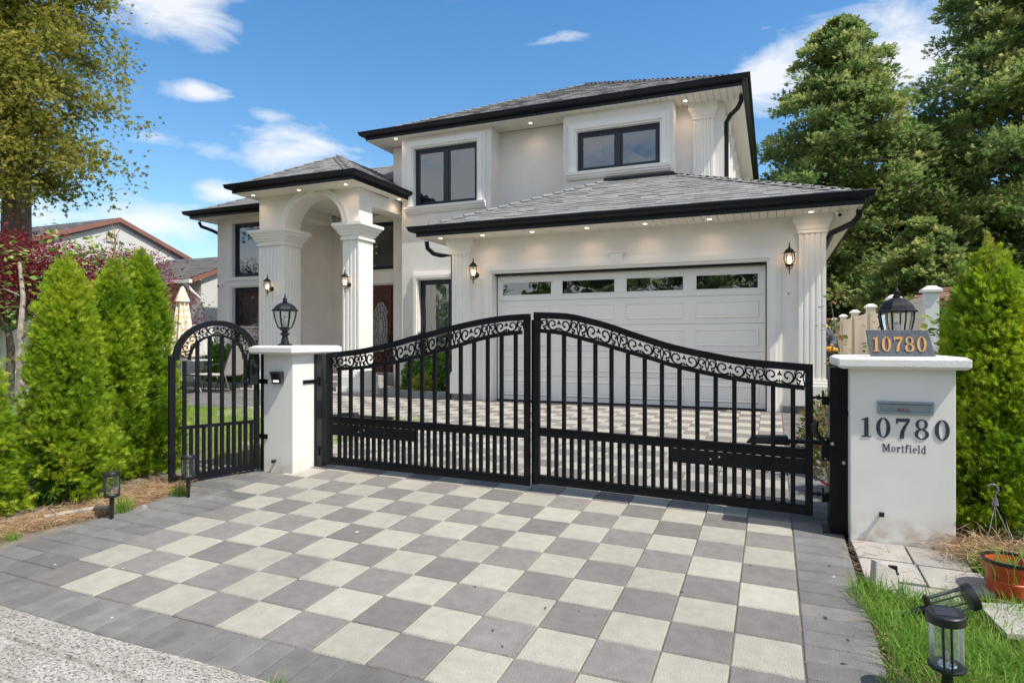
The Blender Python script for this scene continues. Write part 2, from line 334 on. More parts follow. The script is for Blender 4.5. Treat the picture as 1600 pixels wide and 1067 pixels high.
# road across which the picture is taken (asphalt), then the concrete apron the photographer stands on
ASPH = mat('asphalt', (.055, .055, .057), .95, .25, 9, bump=1, bscale=150)
sheet('road', ASPH, [-60, -6, 2, 60], [-9, -3, -1.2], -.03)
def concretemat():
    m = bpy.data.materials.new('exposed_aggregate'); m.use_nodes = True; t = m.node_tree; N = t.nodes; K = t.links; p = N['Principled BSDF']
    g_ = N.new('ShaderNodeNewGeometry'); mp = N.new('ShaderNodeMapping'); mp.inputs['Scale'].default_value = (.75, 1.25, 1); K.new(g_.outputs['Position'], mp.inputs[0])
    n0 = N.new('ShaderNodeTexNoise'); n0.inputs['Scale'].default_value = 2.2; n0.inputs['Detail'].default_value = 8; K.new(mp.outputs[0], n0.inputs['Vector'])
    r0 = N.new('ShaderNodeValToRGB'); r0.color_ramp.elements[0].color = (.31, .285, .25, 1); r0.color_ramp.elements[1].color = (.45, .43, .395, 1)
    r0.color_ramp.elements[0].position = .3; r0.color_ramp.elements[1].position = .7; K.new(n0.outputs[0], r0.inputs[0])
    n1 = N.new('ShaderNodeTexNoise'); n1.inputs['Scale'].default_value = 85; n1.inputs['Detail'].default_value = 5; n1.inputs['Roughness'].default_value = .7; n1.inputs['Distortion'].default_value = .8; K.new(mp.outputs[0], n1.inputs['Vector'])
    r1 = N.new('ShaderNodeValToRGB'); r1.color_ramp.elements[0].color = (.22, .22, .22, 1); r1.color_ramp.elements[1].color = (1, 1, 1, 1)
    r1.color_ramp.elements[0].position = .36; r1.color_ramp.elements[1].position = .45; K.new(n1.outputs[0], r1.inputs[0])
    vo = N.new('ShaderNodeTexVoronoi'); vo.inputs['Scale'].default_value = 80; K.new(mp.outputs[0], vo.inputs['Vector'])
    hs = N.new('ShaderNodeMapRange'); hs.inputs['To Min'].default_value = .72; hs.inputs['To Max'].default_value = 1.12
    sp = N.new('ShaderNodeSeparateColor'); K.new(vo.outputs['Color'], sp.inputs[0]); K.new(sp.outputs[0], hs.inputs[0])
    mm = N.new('ShaderNodeMix'); mm.data_type = 'RGBA'; mm.blend_type = 'MULTIPLY'; mm.inputs[0].default_value = 1; K.new(r0.outputs[0], mm.inputs[6]); K.new(r1.outputs[0], mm.inputs[7])
    vs = N.new('ShaderNodeVectorMath'); vs.operation = 'SCALE'; K.new(mm.outputs[2], vs.inputs[0]); K.new(hs.outputs[0], vs.inputs['Scale']); K.new(vs.outputs[0], p.inputs['Base Color'])
    b = N.new('ShaderNodeBump'); b.inputs['Strength'].default_value = .9; b.inputs['Distance'].default_value = .006; K.new(r1.outputs[0], b.inputs['Height'])
    K.new(b.outputs[0], p.inputs['Normal']); p.inputs['Roughness'].default_value = .9; return m
CONC = concretemat()
b = MB(); y = 2.090
while y > -1.2:                                  # tamped concrete: long ribs with shallow grooves between
    wd = .205; ns = 40
    for i in range(ns):
        x0 = -22+i*.7; x1 = x0+.7
        q = [(x0, y-wd), (x1, y-wd), (x1, y), (x0, y)]
        wob = lambda x, k: .008*math.sin(x*3.1+k)+.005*math.sin(x*9.7+2*k)
        pts = [(x, yy+wob(x, round(yy, 2)*7), g(x, yy)-.004) for x, yy in q]; i0 = [(x, yy+(.012 if k < 2 else -.012)+wob(x, round(yy, 2)*7), z+.004) for k, ((x, yy), (_, _, z)) in enumerate(zip(q, pts))]
        lo = [(a, c, d-.012) for a, c, d in pts]
        b.quad(*i0); b.quad(lo[0], lo[1], i0[1], i0[0]); b.quad(i0[3], i0[2], lo[2], lo[3])
    y -= wd+.004
o = b.build('sidewalk', CONC, smooth=True); o['kind'] = 'structure'
sheet('verge', SOIL, [-22, -4.7, .42, 8], [-1, 2.1], -.03)

# ------------------------------------------------------------------ driveway of laid pavers
T = .305; OX, OY = .129, 4.787
dw = sheet('driveway', JOINT, [-9, -6, -5.2, -4, -3, -2, -1, 0, .46], [2.085, 3, 4, 5, 6, 7.5, 9, 10.9, 11.3], -.009)
def pavmesh(w_, l_, m):
    b = MB(); c = .006; x, y_ = w_/2-.0025, l_/2-.0025
    b.v = [(-x,-y_,-.028),(x,-y_,-.028),(x,y_,-.028),(-x,y_,-.028),(-x,-y_,-c),(x,-y_,-c),(x,y_,-c),(-x,y_,-c),(-x+c,-y_+c,0),(x-c,-y_+c,0),(x-c,y_-c,0),(-x+c,y_-c,0)]; b.t = [0]*12
    b.f = [(8,9,10,11),(0,1,5,4),(1,2,6,5),(2,3,7,6),(3,0,4,7),(4,5,9,8),(5,6,10,9),(6,7,11,10),(7,4,8,11)]
    me = bpy.data.meshes.new('paver'); me.from_pydata(b.v, [], b.f); me.materials.append(m); return me
ML, MD = pavmesh(T, T, PAV_L), pavmesh(T, T, PAV_D); MB1, MB2 = pavmesh(.152, .27, PAV_B), pavmesh(.33, .152, PAV_B); MB3 = pavmesh(T, T, PAV_B)
pav = []
for i in range(-15, 0):
    for j in range(-8, 20):
        x, y_ = OX+(i+.5)*T, OY+(j+.5)*T
        if y_ > 10.75: continue
        if i == -15 and j < -2: continue
        if x < -4.36+.02 and 4.8 < y_ < 5.45: continue
        pav.append((ML if (i+j) % 2 else MD, x, y_))
for i in range(-29, -15):
    for j in range(3, 20):
        x, y_ = OX+(i+.5)*T, OY+(j+.5)*T
        if x < -6 and y_ < 7.6: continue
        if y_ < 10.75: pav.append((ML if (i+j) % 2 else MD, x, y_))
k = -.02-4.66
x = -4.60
while x < .46: pav.append((MB1, x, 2.2115)); x += .1525     # front edge course
y = 2.43
while y < 10.7:
    pav.append((MB2, .129+.168, y)); y += .1525
y = 2.43
while y < 4.75:
    edge = -4.30 if y < 4.17 else -4.61
    pav.append((MB2, edge+.0-.01 if y < 4.17 else edge, y)); y += .1525
y = 2.43
while y < 4.6: pav.append((MB2, -4.31-.335+.0 if y < 4.17 else -4.955, y)); y += .1525
x = -8.8
while x < .3: pav.append((MB1, x, 10.90)); x += .1525
def pd(p): return (p[1]**2+p[2]**2)
pav = [p for p in pav if not (p[1] < -4.1 and p[2] < 2.5 and False)]
def vis(p):
    c, s = math.cos(YAW), math.sin(YAW); zc = -p[1]*s+p[2]*c; xc = p[1]*c+p[2]*s
    return zc > .5 and abs(xc/zc) < .86 and (1.589-g(p[1], p[2]))/zc < .60
near = sorted([p for p in pav if vis(p)], key=pd); keep = set(id(p) for p in near[:298]); rest = [p for p in pav if id(p) not in keep]
for p in near[:298]:
    a = slope(p[1], p[2]); h = random.uniform(-.0012, .0012)
    link('paver', p[0], dw, (p[1], p[2], g(p[1], p[2])+h), (a[0]+random.uniform(-.003, .003), a[1]+random.uniform(-.003, .003), random.uniform(-.004, .004)))
for M_ in (PAV_L, PAV_D, PAV_B):
    b = MB()
    for p in rest:
        if p[0].materials[0] is not M_: continue
        t_ = random.random()*.98+.01; n = len(b.v); xy = [(p[1]+v.co.x, p[2]+v.co.y, v.co.z) for v in p[0].vertices]
        b.v += [(X, Y, g(X, Y)+z) for X, Y, z in xy]; b.t += [t_]*len(xy); b.f += [tuple(n+i for i in f.vertices) for f in p[0].polygons]
    b.build('far_pavers', M_, dw, kind='stuff')
# grey side paving and lawn inside the arched gate
cp = sheet('courtyard_paving', PAV_B, [-16, -12, -9], [8.2, 9, 10.9, 12.3], -.004)
b = MB(); y = 8.3
while y < 11.2:
    x = -16+random.random()*.3
    while x < -9:
        b.box(x+.004, x+.30, y+.003, y+.147, g(x, y)-.01, g(x, y)+.006+random.uniform(-.001, .001), tint=random.random()*.98+.01); x += .305
    y += .152
b.build('far_pavers', PAV_B, cp, kind='stuff')
LGR = mat('lawn_soil', (.10, .17, .035), .95, .3, 9, col2=(.16, .24, .06))
sheet('lawn', LGR, [-16, -8, -4.75], [5.0, 6, 7.3, 8.2], -.02)

LAWN = leafmat('lawn_blade', (.16, .30, .03), (.28, .45, .05), (.42, .55, .09), trans=.45)
n = 62000; X = RS.uniform(-11.5, -4.8, n); Y = RS.uniform(5.0, 8.25, n); ok = ~((X > -5.9) & (Y < 5.6) & (X > -4.9)); X, Y = X[ok], Y[ok]; n = len(X)
P = np.stack([X, Y, np.array([g(a, c) for a, c in zip(X, Y)])-.02], 1); D = RS.normal(size=(n, 3))*.35+[0, 0, 1]
o = cloud('lawn_grass', P, D, RS.uniform(.05, .09, n), BLADE[0], BLADE[1], LAWN, kind='stuff')

# ================================================================== the house
G0 = .45
house = thing('house', 'large two-storey cream stucco house with arched portico, double garage door and dark navy trimmed roofs', 'house', (-4, 13, G0))
WTH = .30
def wall(name, Y, x0, x1, z0, z1, ops=(), d=WTH, m=STUCCO, caps=True):
    """front-facing wall slab with real openings (x0,x1,z0,z1)"""
    b = MB(); xs = sorted({x0, x1, *[o[0] for o in ops], *[o[1] for o in ops]}); zs = sorted({z0, z1, *[o[2] for o in ops], *[o[3] for o in ops]})
    for i in range(len(xs)-1):
        for j in range(len(zs)-1):
            cx, cz = (xs[i]+xs[i+1])/2, (zs[j]+zs[j+1])/2
            if any(o[0] < cx < o[1] and o[2] < cz < o[3] for o in ops): continue
            b.quad((xs[i], Y, zs[j]), (xs[i+1], Y, zs[j]), (xs[i+1], Y, zs[j+1]), (xs[i], Y, zs[j+1]))
    for a, c, e, f in ops:
        b.quad((a, Y, e), (a, Y+d, e), (a, Y+d, f), (a, Y, f)); b.quad((c, Y, e), (c, Y, f), (c, Y+d, f), (c, Y+d, e))
        b.quad((a, Y, f), (a, Y+d, f), (c, Y+d, f), (c, Y, f)); b.quad((a, Y, e), (c, Y, e), (c, Y+d, e), (a, Y+d, e))
    if caps:
        for x in (x0, x1): b.quad((x, Y, z0), (x, Y+d, z0), (x, Y+d, z1), (x, Y, z1))
    return b.build(name, m, house, fixn=False)
def core(x0, x1, y0, y1, z0, z1, m=STUCCO, name='wall'): return MB().box(x0, x1, y0, y1, z0, z1).build(name, m, house)
def window(Y, x0, x1, z0, z1, mull=(.5,), parent=house, curtain=None, fr=.065, sill=True, frame_top=True, lab=None, d=WTH, dark=True):
    """frame, panes, moulded surround and sill in an opening"""
    w_ = MB(); yf = Y+.05; f = fr
    w_.box(x0, x1, yf, yf+.08, z0, z0+f); w_.box(x0, x1, yf, yf+.08, z1-f, z1)
    w_.box(x0, x0+f, yf+.002, yf+.078, z0+f, z1-f); w_.box(x1-f, x1, yf+.002, yf+.078, z0+f, z1-f)
    xs = [x0+f]
    for q in mull:
        c = x0+(x1-x0)*q; w_.box(c-.045, c+.045, yf+.001, yf+.079, z0+f, z1-f); xs += [c-.045, c+.045]
    xs.append(x1-f)
    o = w_.build('window', NAVY, parent, bevel=.004, label=lab)
    for i in range(0, len(xs), 2):
        a, c = xs[i], xs[i+1]; s = MB(); h = .045      # sash in each light
        s.box(a, c, yf+.012, yf+.062, z0+f, z0+f+h); s.box(a, c, yf+.012, yf+.062, z1-f-h, z1-f); s.box(a, a+h, yf+.014, yf+.06, z0+f+h, z1-f-h); s.box(c-h, c, yf+.014, yf+.06, z0+f+h, z1-f-h)
        s.build('sash', NAVY, o, bevel=.003)
        MB().quad((a+h, yf+.03, z0+f+h), (c-h, yf+.03, z0+f+h), (c-h, yf+.03, z1-f-h), (a+h, yf+.03, z1-f-h)).build('pane', GLASS, o, fixn=False)
    if dark: MB().quad((x0, Y+d-.004, z0), (x1, Y+d-.004, z0), (x1, Y+d-.004, z1), (x0, Y+d-.004, z1)).build('room_backing', DARK if not curtain else CURT, o, fixn=False)  # dark sheet stands for the unlit room; cloth tone behind curtains
    if curtain:
        c = MB(); n = int((x1-x0)/.035)
        for i in range(n):
            a = x0+(x1-x0)*i/n; e = x0+(x1-x0)*(i+1)/n; ya = Y+d-.07+.025*math.sin(i*1.9)+.012*math.sin(i*.7); ye = Y+d-.07+.025*math.sin((i+1)*1.9)+.012*math.sin((i+1)*.7)
            c.quad((a, ya, z0), (e, ye, z0), (e, ye, z1), (a, ya, z1))
        c.build('curtain', CURT, o, smooth=True, fixn=False)
    return o
def surround(Y, x0, x1, z0, z1, wd=.19, bottom=False, sill=True, parent=house, sw=.07):
    b = MB()
    for k, (a, p) in enumerate(((wd, .045), (wd*.66, .085), (wd*.25, .055))):
        i = 0
        X0, X1, Z1, Z0 = x0-a, x1+a, z1+a, z0
        i = (wd*.62, wd*.22, 0)[k]; x_0, x_1, z_1 = x0-i, x1+i, z1+i
        b.hexa([(X0,Y-p,Z0),(x_0,Y-p,Z0),(x_0,Y,Z0),(X0,Y,Z0),(X0,Y-p,Z1),(x_0,Y-p,z_1),(x_0,Y,z_1),(X0,Y,Z1)])
        b.hexa([(x_1,Y-p,Z0),(X1,Y-p,Z0),(X1,Y,Z0),(x_1,Y,Z0),(x_1,Y-p,z_1),(X1,Y-p,Z1),(X1,Y,Z1),(x_1,Y,z_1)])
        b.hexa([(x_0,Y-p,z_1),(x_1,Y-p,z_1),(x_1,Y,z_1),(x_0,Y,z_1),(X0,Y-p,Z1),(X1,Y-p,Z1),(X1,Y,Z1),(X0,Y,Z1)])
        if bottom: b.box(X0, X1, Y-p, Y, z0-a, z0-i)
    o = b.build('surround', TRIM, parent)
    if sill:
        prof = [(0,0),(.05,0),(.06,.03),(.085,.04),(.09,.075),(.12,.09),(.13,.15),(0,.15)]
        s = MB(); a, c = x0-wd-.03, x1+wd+.03; n = len(prof)
        s.v = [(a-.0, Y-p, z0-.15+q) for p, q in prof]+[(c, Y-p, z0-.15+q) for p, q in prof]; s.t = [0]*(2*n)
        s.f = [tuple(range(n)), tuple(range(2*n-1, n-1, -1))]+[(k, n+k, n+(k+1)%n, (k+1)%n) for k in range(n)]
        s.build('sill', TRIM, parent)
    return o
# --- garage block
GY = 11.0
DX0, DX1, DZ1 = -4.985, -.085, 2.895
wall('wall', GY, -5.84, .77, G0-.1, 3.60, ops=[(DX0, DX1, G0-.02, DZ1)])
core(-5.84, .77, GY+WTH, 20, G0-.1, 3.60)
surround(GY, DX0, DX1, G0, DZ1, wd=.20, sill=False)
k = MB(); cx = -2.55
k.hexa([(cx-.075,GY-.085,2.93),(cx+.075,GY-.085,2.93),(cx+.075,GY-.055,2.93),(cx-.075,GY-.055,2.93),(cx-.12,GY-.10,3.15),(cx+.12,GY-.10,3.15),(cx+.12,GY-.055,3.15),(cx-.12,GY-.055,3.15)])
k.box(cx-.135, cx+.135, GY-.115, GY-.03, 3.152, 3.185); k.box(cx-.03, cx+.03, GY-.10, GY-.06, 2.95, 3.13)
k.build('keystone', TRIM, house, bevel=.006)
# garage door: five sections of four raised panels, the top one glazed
gd = MB().box(DX0+.02, DX1-.02, GY+.20, GY+.22, G0, DZ1-.02).build('garage_door', DOORW, house)
W4 = (DX1-DX0-.06)/4; H5 = (DZ1-.05-G0-.01)/5
for r_ in range(5):
    z0 = G0+.015+r_*H5; sct = MB(); x0s = DX0+.03
    top = r_ == 4; st = .085; yb = GY+.17
    sct_o = MB().box(x0s, DX1-.03, GY+.178, GY+.199, z0, z0+H5-.006) if not top else MB().box(x0s, DX1-.03, GY+.178, GY+.199, z0, z0+.09)
    if top:
        sct_o.box(x0s, DX1-.03, GY+.178, GY+.199, z0+H5-.11, z0+H5-.006)
        for c in range(5): sct_o.box(x0s if c == 0 else x0s+c*W4-.09, DX1-.03 if c == 4 else x0s+c*W4+.09, GY+.178, GY+.199, z0+.09, z0+H5-.11)
    so = sct_o.build('door_section', DOORW, gd, bevel=.004)
    for c in range(4):
        a = x0s+c*W4+.09; e = x0s+(c+1)*W4-.09
        if not top:
            z_0, z_1 = z0+.085, z0+H5-.09
            pb = MB(); q = .022; yo, yi = GY+.1775, GY+.166
            for (A, B_, C_, D_, y_) in ((a, e, z_0, z_1, 0),):
                # sunk groove frame around a raised field
                pb.hexa([(a,yo,z_0),(e,yo,z_0),(e,yo+.01,z_0),(a,yo+.01,z_0),(a,yo,z_1),(e,yo,z_1),(e,yo+.01,z_1),(a,yo+.01,z_1)]) if False else None
                fr_ = [(a,z_0,e,z_1,yo),(a+q,z_0+q,e-q,z_1-q,yo-.022),(a+2*q,z_0+2*q,e-2*q,z_1-2*q,yo-.004),(a+3.1*q,z_0+3.1*q,e-3.1*q,z_1-3.1*q,yo-.012)]
                rings = [[(x_0,y__,zz0),(x_1,y__,zz0),(x_1,y__,zz1),(x_0,y__,zz1)] for x_0,zz0,x_1,zz1,y__ in fr_]
                for A_, B2 in zip(rings, rings[1:]):
                    for m_ in range(4): pb.quad(A_[m_], A_[(m_+1)%4], B2[(m_+1)%4], B2[m_])
                pb.quad(*rings[-1])
            pb.build('panel', DOORW, gd, fixn=False)
        else:
            z_0, z_1 = z0+.09, z0+H5-.11; fb = MB(); f = .022; y_ = GY+.172
            fb.box(a, e, y_, y_+.02, z_0, z_0+f); fb.box(a, e, y_, y_+.02, z_1-f, z_1); fb.box(a, a+f, y_, y_+.02, z_0+f, z_1-f); fb.box(e-f, e, y_, y_+.02, z_0+f, z_1-f)
            fb.build('window_frame', DOORW, gd, bevel=.003)
            MB().quad((a+f, y_+.01, z_0+f), (e-f, y_+.01, z_0+f), (e-f, y_+.01, z_1-f), (a+f, y_+.01, z_1-f)).build('pane', GLASS, gd, fixn=False)
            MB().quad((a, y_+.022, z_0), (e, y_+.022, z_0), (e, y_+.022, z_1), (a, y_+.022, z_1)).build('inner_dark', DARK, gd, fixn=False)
MB().box(DX0, DX1, GY+.10, GY+.175, DZ1-.035, DZ1-.002).build('weather_seal', FASCIA, house)
MB().box(DX0+.03, DX1-.03, GY+.15, GY+.176, G0, G0+.022).build('weather_seal', FASCIA, house)
def pilaster(name, x0, x1, Y, z0, z1, nf=4, proj=.06, base=.42, cap=.30, parent=house):
    b = MB(); wd = x1-x0; m_ = .045; fw = (wd-2*m_)/(2*nf-1)
    pts = [(x0, Y), (x0, Y-proj), (x0+m_, Y-proj)]; x = x0+m_
    for i in range(nf):
        for t_ in (.0, .25, .5, .75, 1): pts.append((x+fw*t_, Y-proj+.020*math.sin(math.pi*t_)))
        x += fw
        if i < nf-1: x += fw
    pts += [(x1, Y-proj), (x1, Y)]
    b.prism(pts, lambda a, c: (a, c, z0+base), lambda a, c: (a, c, z1-cap)); o = b.build(name, TRIM, parent)
    if base:
        c = MB().box(x0-.07, x1+.05, Y-proj-.07, Y, z0, z0+base-.10); c.box(x0-.045, x1+.03, Y-proj-.045, Y, z0+base-.10, z0+base-.05); c.box(x0-.02, x1+.015, Y-proj-.02, Y, z0+base-.05, z0+base)
        c.build('plinth', TRIM, o, bevel=.006)
    if cap:
        c = MB(); n = 6
        prof = [(0,0),(.02,.005),(.02,.05),(.03,.06),(.045,.12),(.075,.17),(.085,.20),(.085,cap)]
        for (p0, q0), (p1, q1) in zip(prof, prof[1:]):
            if q1 == q0: continue
            a0, a1 = (x0-p0, x1+p0), (x0-p1, x1+p1); Z0, Z1 = z1-cap+q0, z1-cap+q1
            c.hexa([(a0[0],Y-proj-p0,Z0),(a0[1],Y-proj-p0,Z0),(a0[1],Y,Z0),(a0[0],Y,Z0),(a1[0],Y-proj-p1,Z1),(a1[1],Y-proj-p1,Z1),(a1[1],Y,Z1),(a1[0],Y,Z1)])
        c.build('capital', TRIM, o)
    return o
pilaster('pilaster', -5.84, -5.46, GY, G0+.12, 3.60)
pilaster('pilaster', .385, .775, GY, G0+.12, 3.60)
MB().box(-5.86, -5.40, GY-.05, GY-.002, G0-.1, G0+.118).box(.36, .79, GY-.05, GY-.002, G0-.1, G0+.118).build('footing', CURB, house)
MB().box(-.05+.2, .355, GY-.012, GY-.001, G0-.1, G0+.10).build('footing', CURB, house)
tag(MB().lathe((0,0,0), [(0,0),(.014,0),(.014,.006),(0,.006)], 10).build('alarm_sticker', mat('red_dot', (.5,.03,.03), .5), house, local=True), '', '')
_o = bpy.data.objects['alarm_sticker']; del _o['label']; del _o['category']; _o.rotation_euler = (R(90),0,0); _o.location = (.235+4, GY-.0005-13, 2.36-G0)
# --- main block, front faces from left to right
BY, MY, LY, EY = 12.8, 13.3, 12.6, 13.75
UZ = 6.42      # underside of the upper eaves
W1 = (-7.83, -6.17, 4.76, 6.13); W2 = (-3.83, -2.09, 5.16, 6.02); W3 = (-7.70, -6.35, 1.15, 3.03)
wall('wall', BY, -8.18, -5.84, G0-.1, UZ, ops=[W1, W3]); core(-8.18, -5.84, BY+WTH, 16, G0-.1, UZ)
wall('wall', BY, -4.14, -1.83, 3.6, UZ, ops=[W2]); core(-4.14, -1.83, BY+WTH, 16, 3.6, UZ)
core(-8.75, -8.18, MY, 20, G0-.1, UZ); core(-5.84, -4.14, MY, 20, 3.6, UZ); core(-1.83, -.91, MY-.02, 24, 3.6, UZ)
for W_ in (W1, W2): window(BY, *W_, mull=(.5,)); surround(BY, *W_, wd=.19)
window(BY, *W3, mull=(.62,), curtain=True); surround(BY, *W3, wd=.17, sill=True)
# side pilasters on the upper east wall
pilaster('pilaster', -1.50, -1.10, MY-.02, 4.4, UZ-.0, nf=5, base=.0, proj=.07, cap=.32)
b = MB()
for k in range(7):
    y = 14.0+k*1.15; b.box(-.91, -.86, y, y+.32, 4.2, UZ-.003); b.box(-.91, -.83, y-.05, y+.37, UZ-.35, UZ-.18)
b.build('side_pilaster', TRIM, house)
# left wing
LW1 = (-13.32, -11.42, 3.30, 4.73); LW2 = (-13.32, -11.42, .78, 3.02); LEZ = 4.86
wall('wall', LY, -13.9, -10.99, G0-.1, LEZ, ops=[LW1, LW2]); core(-13.9, -10.99, LY+WTH, 20, G0-.1, LEZ)
window(LY, *LW1, mull=(.5,)); surround(LY, *LW1, wd=.2, sill=False)
window(LY, *LW2, mull=(.5,), curtain=True); surround(LY, *LW2, wd=.2, sill=False)
MB().box(-13.56, -11.18, LY-.07, LY, 3.20, 3.24).box(-13.54, -11.20, LY-.05, LY, 3.241, 3.298).build('string_course', TRIM, house)
# entrance recess: porch floor, door wall, door, transom light
TR = (-10.3, -8.9, 3.45, 4.70); DO = (-10.14, -8.80, .78, 3.06)
wall('wall', EY, -10.99, -8.75, G0-.1, 4.95, ops=[TR, DO], d=.2); core(-10.99, -8.75, EY+.2, 20, G0-.1, 4.95)
MB().box(-10.45, -8.76, EY-.07, EY-.001, 3.09, 3.42).box(-10.47, -8.76, EY-.10, EY-.001, 3.421, 3.45).build('door_lintel', TRIM, house, bevel=.008)
MB().box(-10.45, -8.76, EY-.09, EY-.001, 4.72, 4.86).build('door_lintel', TRIM, house, bevel=.008)
window(EY, *TR, mull=(), d=.2)
dr = MB().box(-10.14, -8.80, EY+.12, EY+.19, .78, 3.06).build('front_door', WOODD, house)
xm = -9.155
for a, c in ((-10.10, xm-.012), (xm+.012, -8.82)):
    b = MB(); yq = EY+.085; b.box(a, c, yq, yq+.034, .79, 1.0); b.box(a, c, yq, yq+.034, 2.88, 3.04); b.box(a, a+.12, yq, yq+.034, 1.0, 2.88); b.box(c-.12 if c < -9 else c-.05, c, yq, yq+.034, 1.0, 2.88)
    b.box(a+.16, max(a+.2, c-.16), yq+.01, yq+.034, 1.04, 1.22)
    b.build('door_leaf', WOODD, dr, bevel=.006)
cx, cz, rx, rz = -9.50, 1.97, .26, .66
b = MB(); gp = MB(); n = 36; ring = []
for k in range(n):
    t_ = 2*math.pi*k/n; ring.append((math.cos(t_), math.sin(t_)))
for k in range(n):
    (c0, s0), (c1, s1) = ring[k], ring[(k+1)%n]
    f = lambda c, s, e, y: (cx+c*(rx+e), y, cz+s*(rz+e))
    b.quad(f(c0,s0,.045,EY+.10), f(c1,s1,.045,EY+.10), f(c1,s1,.02,EY+.07), f(c0,s0,.02,EY+.07)); b.quad(f(c0,s0,.02,EY+.07), f(c1,s1,.02,EY+.07), f(c1,s1,0,EY+.10), f(c0,s0,0,EY+.10))
b.build('oval_rim', WOODD, dr, fixn=False, smooth=True)
OG = mat('etched_glass', (.42, .43, .41), .25, .25, 20, col2=(.25, .26, .25), bump=1, bscale=30)
gp.v = [(cx+c*rx, EY+.099, cz+s*rz) for c, s in ring]; gp.t = [0]*n; gp.f = [tuple(range(n))]; gp.build('oval_glass', OG, dr, fixn=False)
b = MB()
for q in (.35, .62, .85): b.tube([(cx+c*rx*q, EY+.092, cz+s*rz*q) for c, s in ring+ring[:1]], .006, 4, cap=False)
for k in range(0, n, 3): b.tube([(cx+ring[k][0]*rx*.35, EY+.092, cz+ring[k][1]*rz*.35), (cx+ring[k][0]*rx*.98, EY+.092, cz+ring[k][1]*rz*.98)], .005, 4)
b.build('lead_came', IRONM, dr)
b = MB()
for x in (xm-.06, xm+.06): b.box(x-.022, x+.022, EY+.062, EY+.084, 1.50, 1.80).tube([(x, EY+.06, 1.54), (x, EY+.02, 1.55), (x, EY+.02, 1.70), (x, EY+.06, 1.71)], .010, 6).box(x-.02, x+.02, EY+.055, EY+.084, 1.9, 1.96)
b.build('door_handle', BLACKP, dr)
MB().box(-11.6, -7.6, 10.85, EY, G0-.1, .50).box(-10.99, -8.76, 12.1, EY-.001, .501, .63).box(-10.99, -8.76, 12.5, EY-.002, .631, .76).build('porch_step', SLAB, house, bevel=.01)
# ---- portico: two square fluted columns carrying an arched wall
PY = 11.2; PX0, PX1 = -11.08, -8.25; PZ = 4.93; SPR = 4.15
CW = .86; CW2 = .44; CD = .52
def column(x0, x1, y0, y1):
    b = MB(); pts = []; m_ = .04
    def side(p, q, n):
        p, q = Vector(p), Vector(q); d = (q-p); Ln = d.length; d.normalize(); nrm = Vector((-d.y, d.x)); fw = (Ln-2*m_)/(2*n-1); out = [p]
        s_ = m_
        for i in range(n):
            for t_ in (0, .25, .5, .75, 1): out.append(p+d*(s_+fw*t_)+nrm*.020*math.sin(math.pi*t_))
            s_ += 2*fw
        return out
    nx = max(4, round((x1-x0)/.105)); ny = max(3, round((y1-y0)/.105))
    for p, q, n in (((x0,y0),(x1,y0),nx), ((x1,y0),(x1,y1),ny), ((x1,y1),(x0,y1),nx), ((x0,y1),(x0,y0),ny)): pts += [tuple(v) for v in side(p, q, n)]
    z0, z1 = .50, 3.80
    b.prism(pts, lambda a, c: (a, c, z0+.45), lambda a, c: (a, c, z1)); o = b.build('column', TRIM, house)
    c = MB()
    for e, a_, b_ in ((.10, z0, z0+.10), (.085, z0+.10, z0+.33), (.06, z0+.33, z0+.39), (.03, z0+.39, z0+.45)): c.box(x0-e, x1+e, y0-e, y1+e, a_+.0005, b_)
    c.build('plinth', TRIM, o, bevel=.006)
    MB().box(x0-.13, x1+.13, y0-.13, y1+.13, z0-.04, z0+.001).build('plinth', CURB, o)
    c = MB(); prof = [(.0,0),(.035,.0),(.035,.05),(.02,.055),(.02,.09),(.05,.10),(.06,.14),(.09,.16),(.09,.20),(.12,.215),(.14,.27),(.175,.29),(.175,.355),(0,.355)]
    c.sweep([(x0,y0),(x1,y0),(x1,y1),(x0,y1)], [(p, z1+q) for p, q in prof], closed=True); c.quad((x0-.01,y0-.01,z1+.35),(x1+.01,y0-.01,z1+.35),(x1+.01,y1+.01,z1+.35),(x0-.01,y1+.01,z1+.35))
    c.build('capital', TRIM, o, fixn=True)
    return o
cL = column(PX0+.02, PX0+.80, PY, PY+CD); cR = column(PX1-.42, PX1-.0, PY, PY+CD)
acx = (PX0+.80+PX1-.42)/2; ar = (PX1-.42-PX0-.80)/2
b = MB(); n = 28; zs = SPR
arc = [(acx-ar*math.cos(math.pi*k/n), zs+ar*.90*math.sin(math.pi*k/n)) for k in range(n+1)]
poly = [(PX0, zs), (arc[0][0], zs)]+arc[1:-1]+[(arc[-1][0], zs), (PX1, zs), (PX1, PZ), (PX0, PZ)]
# front/back faces as strips so the arch stays clean
for (xa, za), (xb, zb) in zip(arc, arc[1:]):
    for y in (PY+.02, PY+CD-.02): b.quad((xa, y, za), (xb, y, zb), (xb, y, PZ), (xa, y, PZ))
    b.quad((xa, PY+.02, za), (xb, PY+.02, zb), (xb, PY+CD-.02, zb), (xa, PY+CD-.02, za))
for xa, xb in ((PX0+.02, arc[0][0]), (arc[-1][0], PX1-.0)):
    for y in (PY+.02, PY+CD-.02): b.quad((xa, y, zs), (xb, y, zs), (xb, y, PZ), (xa, y, PZ))
for x in (PX0+.02, PX1): b.quad((x, PY+.02, zs), (x, PY+CD-.02, zs), (x, PY+CD-.02, PZ), (x, PY+.02, PZ))
b.build('arch_wall', STUCCO, house, fixn=True)
b = MB(); prof = [(0, .0), (0, .05), (.03, .055), (.05, .05), (.05, .03), (.09, .03), (.12, .05), (.15, .05), (.15, .0)]
